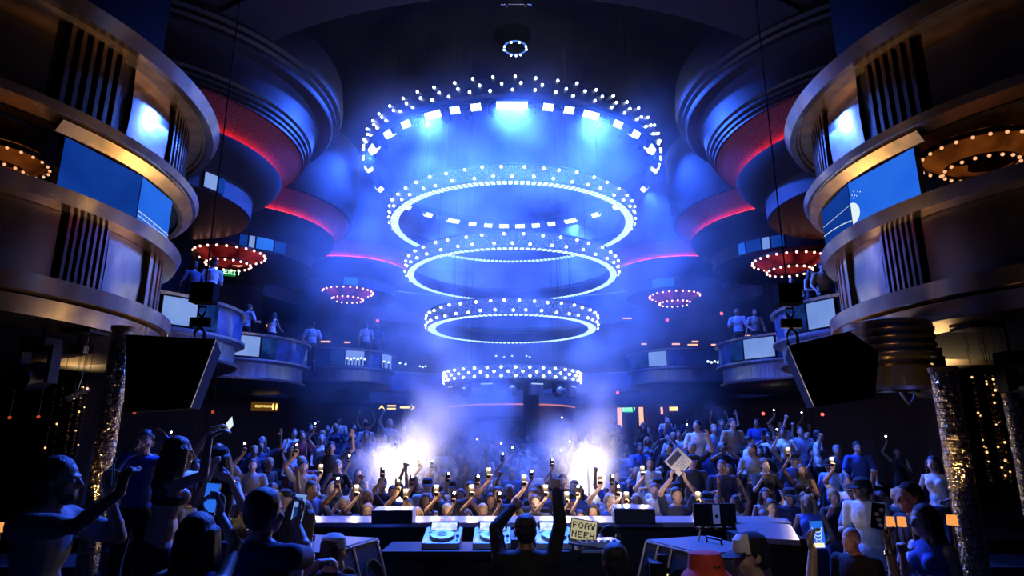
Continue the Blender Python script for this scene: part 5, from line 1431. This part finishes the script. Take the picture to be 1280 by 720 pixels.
def bead_strands(label, x0, x1, y0, y1, Y, n, seed):
    rnd = random.Random(seed)
    c = at((x0 + x1) / 2, y0, Y)
    t = thing('bead_curtain', label, 'bead curtain', c)
    a, b = at(x0, y0, Y), at(x1, y1, Y)
    strands = MB(); beads = MB(); glow = MB()
    UP_ = 3.23 - c.z
    H = c.z - at((x0 + x1) / 2, y1, Y).z; W = at(x1, y0, Y).x - at(x0, y0, Y).x
    for i in range(n):
        x = W * (-.5 + (i + .5) / n) + rnd.uniform(-.02, .02); yy = rnd.uniform(-.15, .15)
        strands.tube([(x, yy, UP_), (x, yy, -H)], .003, 4)
        for k in range(int(H / .05)):
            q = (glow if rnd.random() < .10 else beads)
            q.sphere((x, yy, -.05 * k - rnd.uniform(0, .03)), rnd.uniform(.008, .016), 6, 4)
    obj('strands', strands, M['black_metal'], t)
    o = obj('beads', beads, M['amber_bead'], t, smooth=True); o['kind'] = 'stuff'
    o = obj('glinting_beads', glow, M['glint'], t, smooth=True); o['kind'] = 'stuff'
    obj('header_rail', MB().box((0, 0, UP_), (W * 1.1, .36, .04)), M['black_metal'], t)
M['glint'] = emit('amber_glint', (1.0, .55, .2), 1.6, sampled=False)  # glow stands in for warm light reflected off some beads
bead_strands('curtain of amber glinting beads under the left gold tower', 78, 112, 480, 575, 7.7, 8, 4)
bead_strands('curtain of amber glinting beads right of the right glittering column', 1212, 1250, 470, 605, 7.4, 9, 9)

def hung_speaker(label, quad, Y, sg):
    """big black loudspeaker hung from a hoist; quad: picture corners of the side that is seen"""
    c = [at(x, y, Y) for x, y in quad]
    m = sum(c, V((0, 0, 0))) / len(c)
    t = thing('hung_loudspeaker', label, 'loudspeaker', m)
    fr = [V((p.x - m.x, p.z - m.z)) for p in c]
    n = len(fr); vs = [V((p[0], 0, p[1])) for p in fr] + [V((p[0] * .92 + sg * .25, .75, p[1] * .92)) for p in fr]
    obj('cabinet', MB().add(vs, [tuple(range(n)), tuple(range(2 * n - 1, n - 1, -1))] + [(i, n + i, n + (i + 1) % n, (i + 1) % n) for i in range(n)]), M['matt_black'], t)
    obj('grille', MB().add([v * .94 + V((0, -.012, 0)) for v in vs[:n]], [tuple(range(n))]), M['matt_black'], t)
    e0, e1 = (fr[0], fr[-1]) if sg > 0 else (fr[1], fr[2])
    obj('edge_strip', MB().tube([(e0[0], -.01, e0[1]), (e1[0], -.01, e1[1])], .009, 6), M['edge'], t)
    top = (fr[0] + fr[1]) / 2
    hx = top[0] + sg * -.12
    obj('shackle', MB().tube([(hx - .05, .3, top[1] - .02), (hx - .05, .3, top[1] + .1), (hx, .3, top[1] + .15), (hx + .05, .3, top[1] + .1), (hx + .05, .3, top[1] - .02)], .016), M['black_metal'], t)
    obj('hoist_hook', MB().cbox((hx, .3, top[1] + .2), (.22, .08, .09), .02).tube([(hx, .3, top[1] + .25), (hx - .035, .3, top[1] + .3), (hx - .035, .3, top[1] + .36), (hx + .035, .3, top[1] + .36), (hx + .035, .3, top[1] + .3), (hx, .3, top[1] + .25)], .014), M['black_metal'], t)
    obj('hoist_motor', MB().cbox((hx, .3, top[1] + .5), (.24, .2, .2), .03), M['matt_black'], t)
    obj('hoist_chain', MB().tube([(hx, .3, top[1] + .6), (hx, .3, rimz - m.z)], .007, 6), M['matt_black'], t)
    return t
hung_speaker('black loudspeaker hung below the right gold tower, tilted with a thin bright edge', [(985, 432), (1062, 414), (1098, 440), (1094, 497), (1018, 509)], 6.0, 1)
hung_speaker('black loudspeaker hung below the left gold tower beside the balcony screen', [(158, 418), (270, 424), (238, 510), (155, 515)], 6.0, -1)

# stepped gold column and stage lights under the towers
p = at(1112, 440, 7.3)
t = thing('gold_pedestal', 'stepped gold drum under the right tower behind the hung loudspeaker', 'column', (p.x, p.y, 0))
pr = [(.36, 0)]
z_ = p.z
obj('shaft', MB().lathe([(.22, z_ + .34), (.22, 3.27)], 32), M['bronze_dark'], t, smooth=True)
obj('drum', MB().lathe([(.26, z_ - .45), (.42, z_ - .42), (.43, z_ - .2), (.38, z_ - .17), (.38, z_ - .12), (.46, z_ - .1), (.46, z_ + .32), (.3, z_ + .36)], 40), M['gold'], t, smooth=True)
for i in range(4): obj('ring', MB().lathe([(.455, z_ - .06 + .09 * i), (.475, z_ - .05 + .09 * i), (.475, z_ - .02 + .09 * i), (.455, z_ - .01 + .09 * i)], 40), M['gold_panel'], t, smooth=True)
lamp('pedestal_light', 'SPOT', at(1060, 640, 5.2), (1.0, .75, .42), 26, size=.1, target=p, spot=18)
def under_light(label, px, py, Y, rz, ringlit, k=1.0):
    p = at(px, py, Y)
    t = thing('moving_head_light', label, 'stage light', p, rz, 'lights rigged under the gold towers')
    obj('base', MB().cbox((0, 0, .34 * k), (.3 * k, .26 * k, .12 * k), .03), M['black_metal'], t)
    obj('yoke', MB().box((-.19 * k, 0, .12 * k), (.05 * k, .12 * k, .4 * k)).box((.19 * k, 0, .12 * k), (.05 * k, .12 * k, .4 * k)).box((0, 0, .28 * k), (.42 * k, .12 * k, .05 * k)), M['black_metal'], t)
    obj('head', MB().lathe([(0, .2 * k), (.1 * k, .18 * k), (.15 * k, .05 * k), (.13 * k, -.12 * k), (.14 * k, -.2 * k), (.12 * k, -.21 * k), (0, -.17 * k)], 24, M4=Matrix.Rotation(R(-80), 4, 'X')), M['black_metal'], t, smooth=True)
    obj('mount_pipe', MB().tube([(0, 0, .4 * k), (0, 0, 3.25 - p.z)], .014), M['matt_black'], t)
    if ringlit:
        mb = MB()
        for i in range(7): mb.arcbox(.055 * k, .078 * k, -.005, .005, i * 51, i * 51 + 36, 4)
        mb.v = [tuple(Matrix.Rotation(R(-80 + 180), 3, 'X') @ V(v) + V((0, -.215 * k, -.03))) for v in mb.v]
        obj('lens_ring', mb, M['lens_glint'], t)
    return t
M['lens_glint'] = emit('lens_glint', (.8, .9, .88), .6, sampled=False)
under_light('dark moving-head light with a pale lens ring under the right tower by the bead curtain', 1160, 482, 7.6, R(10), True, 1.1)
under_light('dark moving-head light with a pale lens ring at the right frame edge', 1270, 482, 7.2, R(16), True, .95)
under_light('dark moving-head light without glow under the right tower beside the gold drum', 1128, 470, 7.9, R(-12), False, 1.15)
under_light('dark moving-head light under the left gold tower near the frame edge', 45, 470, 7.4, R(-10), False, 1.1)
p = at(98, 437, 8.0)
t = thing('junction_box', 'small metal-fronted box with two sockets under the left gold tower', 'box', p)
obj('box', MB().cbox((0, 0, 0), (.2, .12, .1), .015), M['edge_dim'] if False else M['bronze_rib'], t)
for x in (-.03, .035): obj('socket', MB().box((x, -.063, .0), (.04, .01, .04)), M['black'], t)
obj('bracket', MB().box((0, 0, (3.25 - p.z) / 2), (.04, .04, 3.25 - p.z)), M['matt_black'], t)
p = at(92, 492, 8.1)
t = thing('fabric_drape', 'pale crumpled drape hanging in folds under the left gold tower', 'drape', p)
mb = MB()
for k in range(4):
    mb.tube([(-.12 + .012 * k, .02 * k, -.06 - .012 * k), (-.02, .02 * k, -.01 - .012 * k), (.06 + .01 * k, .02 * k, .02), (.16, .02 * k, .08 - .01 * k)], [.006, .015, .018, .012], 8)
obj('cloth', mb, M['drape'], t, smooth=True)
obj('cord', MB().tube([(.02, .02, 0), (.06, .02, .2), (.06, .02, 3.25 - p.z)], .005, 6), M['silver'], t)
p = at(1136, 492, 8.0)
t = thing('fabric_drape', 'grey strap of cloth hanging in a loop from the light beside the gold drum', 'drape', p)
mb = MB()
mb.tube([(-.08, 0, .28), (-.1, .0, .14), (-.08, 0, 0), (-.03, 0, -.1), (0, 0, -.15)], [.03, .035, .03, .022, .006], 10)
mb.tube([(0, 0, -.12), (.05, .0, -.06), (.08, 0, .05), (.09, 0, .2)], [.008, .01, .01, .01], 8)
obj('cloth', mb, M['drape'], t, smooth=True); obj('cord', MB().tube([(-.08, 0, .28), (-.05, 0, 3.25 - p.z)], .006, 6), M['black_metal'], t)

# ---------------------------------------------------------------- signs and lamps in the depth of the hall
def on_back(px, py):
    """point on the curved back-of-house wall"""
    d = ray(px, py); C = (0, 20.0); r = 11.05
    a = d.x ** 2 + d.y ** 2; b = -2 * (d.y * C[1]); c = C[1] ** 2 - r * r
    tt_ = (-b + math.sqrt(b * b - 4 * a * c)) / (2 * a)
    return V((0, 0, EYE)) + d * tt_
def sign(label, p, wd, ht, back, front, draw, name='lit_sign'):
    t = thing(name, label, 'sign', p, -math.atan2(p.x, p.y))
    obj('box', MB().cbox((0, .04, 0), (wd, ht, .06), .01, Matrix.Rotation(PI / 2, 4, 'X')), back, t)
    mb = MB(); draw(mb)
    obj('lettering', mb, front, t, fix=False)
    obj('bracket', MB().box((0, .05, ht / 2 + .06), (.04, .03, .12)), M['black_metal'], t)
    return t
ident = lambda x, y, z: V((x, y, z))
M['sign_dim'] = emit('sign_dim', (.35, .14, .02), .25, sampled=False)
M['exit_dim'] = emit('exit_dim', (.02, .35, .08), .5, sampled=False)
def restroom(mb):
    letters(mb, 'RESTROOMS', -.30, -.035, .075, -.0, ident, .4)
    for x in (.26, .37): mb.sphere((x, 0, .075), (.025, .01, .025), 8, 5); mb.box((x, 0, 0), (.06, .01, .1)); mb.box((x, 0, -.07), (.045, .01, .06))
sign('amber restroom sign with two figures on the dark wall at the left', at(331, 508, 21.5), .86, .3, M['sign_dim'], M['sign_yellow'], restroom)
p = at(488, 509, 27)
def arrow_up(mb):
    mb.add([(-.5, 0, -.1), (-.36, 0, .1), (-.22, 0, -.1), (-.36, 0, -.02)], [(0, 1, 2, 3)])
    mb.box((.05, 0, .06), (.36, .01, .06)); mb.box((.05, 0, -.06), (.36, .01, .06))
    mb.box((.62, 0, 0), (.44, .01, .09)); mb.add([(.86, 0, .13), (1.04, 0, 0), (.86, 0, -.13), (.92, 0, 0)], [(0, 1, 2, 3)])
sign('cream lit direction sign with arrows on the back wall left of the smoke', p, 1.7, .34, M['black'], M['sign_yellow'], arrow_up)
sign('green EXIT sign on the left balcony below the red chandelier', at(286.5, 340, 18.0), .36, .22, M['exit_dim'], M['exit_pale'], lambda mb: letters(mb, 'EXIT', -.15, -.07, .135, 0, ident, .6))
sign('green EXIT sign on the back wall between two glowing bars right of the smoke', on_back(784, 511), .5, .3, M['exit_green'], M['exit_pale'], lambda mb: letters(mb, 'EXIT', -.2, -.09, .17, 0, ident, .7))
sign('small amber sign on the back wall right of the green exit sign', on_back(842, 511), .42, .24, M['sign_dim'], M['sign_yellow'], lambda mb: mb.box((0, 0, 0), (.36, .01, .17)))
for px, y0, y1, wd, lab in ((774, 508, 534, .2, 'tall warm glowing wall bar left of the green exit sign'), (801, 509, 533, .2, 'tall warm glowing wall bar right of the green exit sign'), (827, 509, 518, .1, 'short dim red wall bar left of the amber sign')):
    a, b = on_back(px, y0), on_back(px, y1)
    t = thing('wall_light', lab, 'wall light', (a.x, a.y, (a.z + b.z) / 2), -math.atan2(a.x, a.y))
    ht = abs(a.z - b.z)
    obj('diffuser', MB().cbox((0, .0, 0), (wd, .1, ht), .03), M['amber_bar'], t)
    obj('back_plate', MB().box((0, .06, 0), (wd * 1.4, .03, ht * 1.04)), M['bronze_dark'], t)
# small warm lamps
LMP = [(1113, 652, 5.2, .1, .09, 'first from the left of the three orange shade lamps by the two profiles'), (1127, 652, 5.2, .1, .09, 'middle one of the three orange shade lamps by the two profiles'),
       (1190, 650, 5.2, .12, .09, 'orange shade lamp beside the foot of the right glittering column'), (1, 659, 4.6, .05, .08, 'orange shade lamp at the left edge behind the bearded man')]
for px, py, Y, wd, ht, lab in LMP:
    p = at(px, py, Y)
    t = thing('table_lamp', lab, 'lamp', (p.x, p.y, 0))
    obj('shade', MB().lathe([(wd * .33, p.z - ht * .4), (wd * .29, p.z + ht * .4)], 20), M['amber'], t, smooth=True)
    obj('stem', MB().tube([(0, 0, .72), (0, 0, p.z - ht * .3)], .008), M['bronze_rib'], t)
    obj('base', MB().lathe([(0, .74), (.05, .735), (.06, .72), (0, .72)], 16), M['bronze_rib'], t)
    tb = thing('cocktail_table', 'small round table under the ' + lab.split(' of the three')[0].replace('first from the left', 'leftmost lamp near the profiles').replace('middle one', 'middle lamp near the profiles'), 'table', (p.x, p.y, 0))
    obj('tabletop', MB().lathe([(0, .72), (.09 + .06 * (wd > .11), .72), (.1 + .06 * (wd > .11), .7), (0, .69)], 24), M['black_metal'], tb)
    obj('pedestal', MB().tube([(0, 0, 0), (0, 0, .7)], .025), M['black_metal'], tb)
lamp('profile_glow', 'POINT', at(1052, 692, 5.6), (1.0, .45, .2), .6, size=.05)
BARS = [(297, 333, 17.6, .3), (338, 407, 17.8, .22), (378, 428, 22, .22), (407, 427, 22, .34), (434, 428, 24.5, .24), (455, 428, 24.5, .12), (805, 430, 24, .2), (845, 430, 24, .3), (866, 431, 22, .36), (892, 431, 22, .16), (936, 420, 18.6, .34), (969, 419, 18.6, .5), (869, 427, 23, .24), (784, 398, 25, .36)]
for i, (px, py, Y, wd) in enumerate(sorted(BARS)):
    p = at(px, py, Y)
    t = thing('bar_light', 'small warm light strip deep in the balcony level, %s from the left of its row' % ORDN[i], 'strip light', (p.x, p.y, p.z), 0, 'warm strips on the balconies')
    obj('tube', MB().cbox((0, 0, 0), (wd, .05, .05), .015), M['amber_bar'], t)
    obj('holder', MB().box((0, .05, 0), (wd * 1.05, .06, .08)), M['bronze_dark'], t)
BALL = [(168, 516, 8.5, 'left of the hung loudspeaker'), (12, 522, 8.5, 'at the left frame edge'), (48, 521, 8.5, 'left of the bead curtain'), (266, 515, 15, 'below the left hung loudspeaker'), (1028, 518, 15, 'below the right hung loudspeaker'), (954, 517, 18, 'over the right terrace'),
        (402, 392, 24, 'over the dark left balcony'), (472, 401, 25, 'left of the small ring'), (834, 400, 25, 'right of the small ring'), (902, 392, 21, 'beside the second right balcony'), (772, 491, 28, 'over the glowing wall bars')]
for px, py, Y, lab in BALL:
    p = at(px, py, Y)
    t = thing('pendant_lamp', 'tiny red pendant lamp ' + lab, 'lamp', p, 0, 'tiny red lamps in the dark')
    r_ = Y / FPX * 2.0
    obj('globe', MB().sphere((0, 0, 0), r_, 10, 7), M['scr_red'] if px > 300 else M['red_dim'], t, smooth=True)
    obj('cord', MB().tube([(0, 0, r_), (0, 0, 1.2 if px > 60 else 3.25 - p.z)], .006, 5), M['black_metal'], t)
# small white bottle lights along the balcony tables
k = 0
for x0, x1, py, Y, n in ((362, 379, 449, 20.5, 3), (434, 456, 448, 23.2, 6), (480, 486, 452, 24, 2), (500, 507, 454, 24, 2), (525, 532, 458, 27, 3), (885, 902, 452, 21, 5), (620, 640, 445, 28, 3), (658, 662, 445, 28, 2)):
    for i in range(n):
        k += 1
        p = at(x0 + (x1 - x0) * i / max(n - 1, 1), py + (i % 2) * 1.2, Y)
        zone = ('on the dark balcony left of the far pod' if x0 < 400 else 'over the far left pod screen' if x0 < 470 else 'at the right end of the far left pod' if x0 < 510 else 'behind the lowest ring' if x0 < 700 else 'on the second right balcony')
        t = thing('bottle_light', 'tiny white light %s, %s from left' % (zone, ORDN[i + (2 if x0 == 500 else 3 if x0 == 658 else 0)]), 'light', p, 0, 'white point lights on the balconies')
        obj('glow_cap', MB().sphere((0, 0, 0), .045, 8, 5), M['bulb_dim'], t); obj('holder', MB().tube([(0, 0, -.25 if Y < 28 else -.72), (0, 0, -.03)], .03, 8), M['black_metal'], t)
# round bar canopy at the middle of the back, with its pillar
p = at(640, 515, 24.5)
t = thing('bar_canopy', 'round dark-red bar canopy with an orange edge in the smoke under the lowest ring', 'canopy', (p.x, p.y, 0))
zt_ = at(640, 505, 22.0).z
obj('fascia', MB().lathe([(2.3, zt_ - .5), (2.4, zt_ - .42), (2.4, zt_ - .03), (2.3, zt_)], 64), M['canopy_red'], t, smooth=True)
obj('edge_light', MB().lathe([(2.37, zt_ - .02), (2.42, zt_), (2.37, zt_ + .03)], 64), M['edge_glow'], t)
obj('soffit', MB().lathe([(0.2, zt_ - .5), (2.3, zt_ - .5)], 48), M['wall_wood'], t)
obj('back_bar', MB().lathe([(1.2, .6), (1.2, zt_ - .5)], 32), M['wall_wood'], t, smooth=True)
p = at(664, 520, 21.0)
struct('column', MB().lathe([(.26, .6), (.26, 4.4)], 24, c=(p.x, p.y, 0)), M['black'])
p = at(905, 436, 24)

# ================================================================ haze and smoke
def vol_mat(name, aniso):
    m, nt, out = newmat(name)
    vs = nt.nodes.new('ShaderNodeVolumeScatter'); vs.inputs['Anisotropy'].default_value = aniso
    vs.inputs['Color'].default_value = (0.9, 0.93, 1.0, 1)
    nt.links.new(vs.outputs[0], out.inputs['Volume'])
    return m, nt, vs
def mathn(nt, op, a, b=None, clamp=False):
    n = nt.nodes.new('ShaderNodeMath'); n.operation = op; n.use_clamp = clamp
    for i, q in enumerate((a, b)):
        if q is None: continue
        if isinstance(q, (int, float)): n.inputs[i].default_value = q
        else: nt.links.new(q, n.inputs[i])
    return n.outputs[0]
m, nt, vs = vol_mat('theatrical_haze', 0.15)
geo = nt.nodes.new('ShaderNodeNewGeometry')
mp = nt.nodes.new('ShaderNodeMapping'); nt.links.new(geo.outputs['Position'], mp.inputs[0]); mp.inputs['Scale'].default_value = (1, 0.8, 1.25)
no = nt.nodes.new('ShaderNodeTexNoise'); no.inputs['Scale'].default_value = 0.55; no.inputs['Detail'].default_value = 3.5; no.inputs['Roughness'].default_value = 0.6
nt.links.new(mp.outputs[0], no.inputs['Vector'])
mr = nt.nodes.new('ShaderNodeMapRange'); mr.inputs[1].default_value = 0.42; mr.inputs[2].default_value = 0.70; mr.inputs[3].default_value = HAZE * 0.12; mr.inputs[4].default_value = HAZE * 6.0
nt.links.new(no.outputs[0], mr.inputs[0])
# the haze hangs round the chandelier and thins towards the walls
sub = nt.nodes.new('ShaderNodeVectorMath'); sub.operation = 'SUBTRACT'; sub.inputs[1].default_value = (0, 20.5, 7.6)
nt.links.new(geo.outputs['Position'], sub.inputs[0])
sc = nt.nodes.new('ShaderNodeVectorMath'); sc.operation = 'MULTIPLY'; sc.inputs[1].default_value = (1 / 9.0, 1 / 10.5, 1 / 9.0)
nt.links.new(sub.outputs[0], sc.inputs[0])
ln = nt.nodes.new('ShaderNodeVectorMath'); ln.operation = 'LENGTH'; nt.links.new(sc.outputs[0], ln.inputs[0])
fall = nt.nodes.new('ShaderNodeMapRange'); fall.interpolation_type = 'SMOOTHSTEP'
fall.inputs[1].default_value = 0.35; fall.inputs[2].default_value = 1.0; fall.inputs[3].default_value = 1.0; fall.inputs[4].default_value = 0.0
nt.links.new(ln.outputs[1], fall.inputs[0])
nt.links.new(mathn(nt, 'MULTIPLY', mr.outputs[0], fall.outputs[0]), vs.inputs['Density'])
o = obj('haze', MB().box((0, 20.5, 8.25), (17.8, 20.8, 16.3)), m)
tag(o, 'blue theatrical haze hanging round the ring chandelier', 'haze', kind='stuff')

def plume(label, blobs, dens, nscale, seed):
    m, nt, vs = vol_mat('smoke_plume', 0.0)
    geo = nt.nodes.new('ShaderNodeNewGeometry')
    no = nt.nodes.new('ShaderNodeTexNoise'); no.inputs['Scale'].default_value = nscale; no.inputs['Detail'].default_value = 4.5; no.inputs['Roughness'].default_value = 0.62
    no.inputs['Distortion'].default_value = 0.4
    off = nt.nodes.new('ShaderNodeVectorMath'); off.operation = 'ADD'; off.inputs[1].default_value = (seed, seed * 2, 0)
    nt.links.new(geo.outputs['Position'], off.inputs[0]); nt.links.new(off.outputs[0], no.inputs['Vector'])
    tot = None
    for (p, r, wgt) in blobs:
        d = nt.nodes.new('ShaderNodeVectorMath'); d.operation = 'DISTANCE'; d.inputs[1].default_value = p
        nt.links.new(geo.outputs['Position'], d.inputs[0])
        g = nt.nodes.new('ShaderNodeMapRange'); g.interpolation_type = 'SMOOTHSTEP'
        g.inputs[1].default_value = 0.0; g.inputs[2].default_value = r; g.inputs[3].default_value = wgt; g.inputs[4].default_value = 0.0
        nt.links.new(d.outputs[1], g.inputs[0])
        tot = g.outputs[0] if tot is None else mathn(nt, 'MAXIMUM', tot, g.outputs[0])
    th = mathn(nt, 'SUBTRACT', mathn(nt, 'ADD', no.outputs[0], mathn(nt, 'MULTIPLY', tot, 0.42)), 0.62)
    dn = mathn(nt, 'MULTIPLY', mathn(nt, 'MULTIPLY', mathn(nt, 'MAXIMUM', th, 0.0), tot), dens)
    nt.links.new(dn, vs.inputs['Density'])
    lo = [min(p[i] - r for p, r, _ in blobs) for i in range(3)]; hi = [max(p[i] + r for p, r, _ in blobs) for i in range(3)]
    lo[2] = max(lo[2], 0.1)
    o = obj('smoke_plume', MB().box([(a + b) / 2 for a, b in zip(lo, hi)], [b - a for a, b in zip(lo, hi)]), m)
    return tag(o, label, 'smoke', kind='stuff')
def B(px, py, Y, rp, wgt=1.0): return (tuple(at(px, py, Y)), rp / FPX * Y, wgt)
plume('tall white smoke plume rising left of the booth into the lowest ring',
      [B(480, 590, 13.0, 80), B(540, 565, 13.0, 100), B(600, 560, 13.1, 90), B(565, 520, 13.2, 85), B(605, 500, 13.2, 70, .95), B(570, 465, 13.2, 65, .9), B(545, 420, 13.4, 62, .75), B(555, 375, 13.6, 50, .55), B(640, 590, 12.9, 70, .85)], SMOKE, 1.1, 3.1)
plume('smaller white smoke plume rising right of the booth beside the lowest ring',
      [B(735, 585, 13.0, 85), B(700, 560, 13.1, 75, .95), B(745, 530, 13.2, 65, .95), B(738, 485, 13.3, 58, .95), B(735, 440, 13.4, 52, .85), B(725, 395, 13.5, 42, .6), B(675, 590, 12.9, 65, .8)], SMOKE, 1.2, 8.7)
plume('thin brownish smoke drifting over the standing guests on the right terrace', [B(895, 555, 15, 40, .7), B(885, 520, 15, 36, .6)], SMOKE * 0.6, 1.6, 5.5)
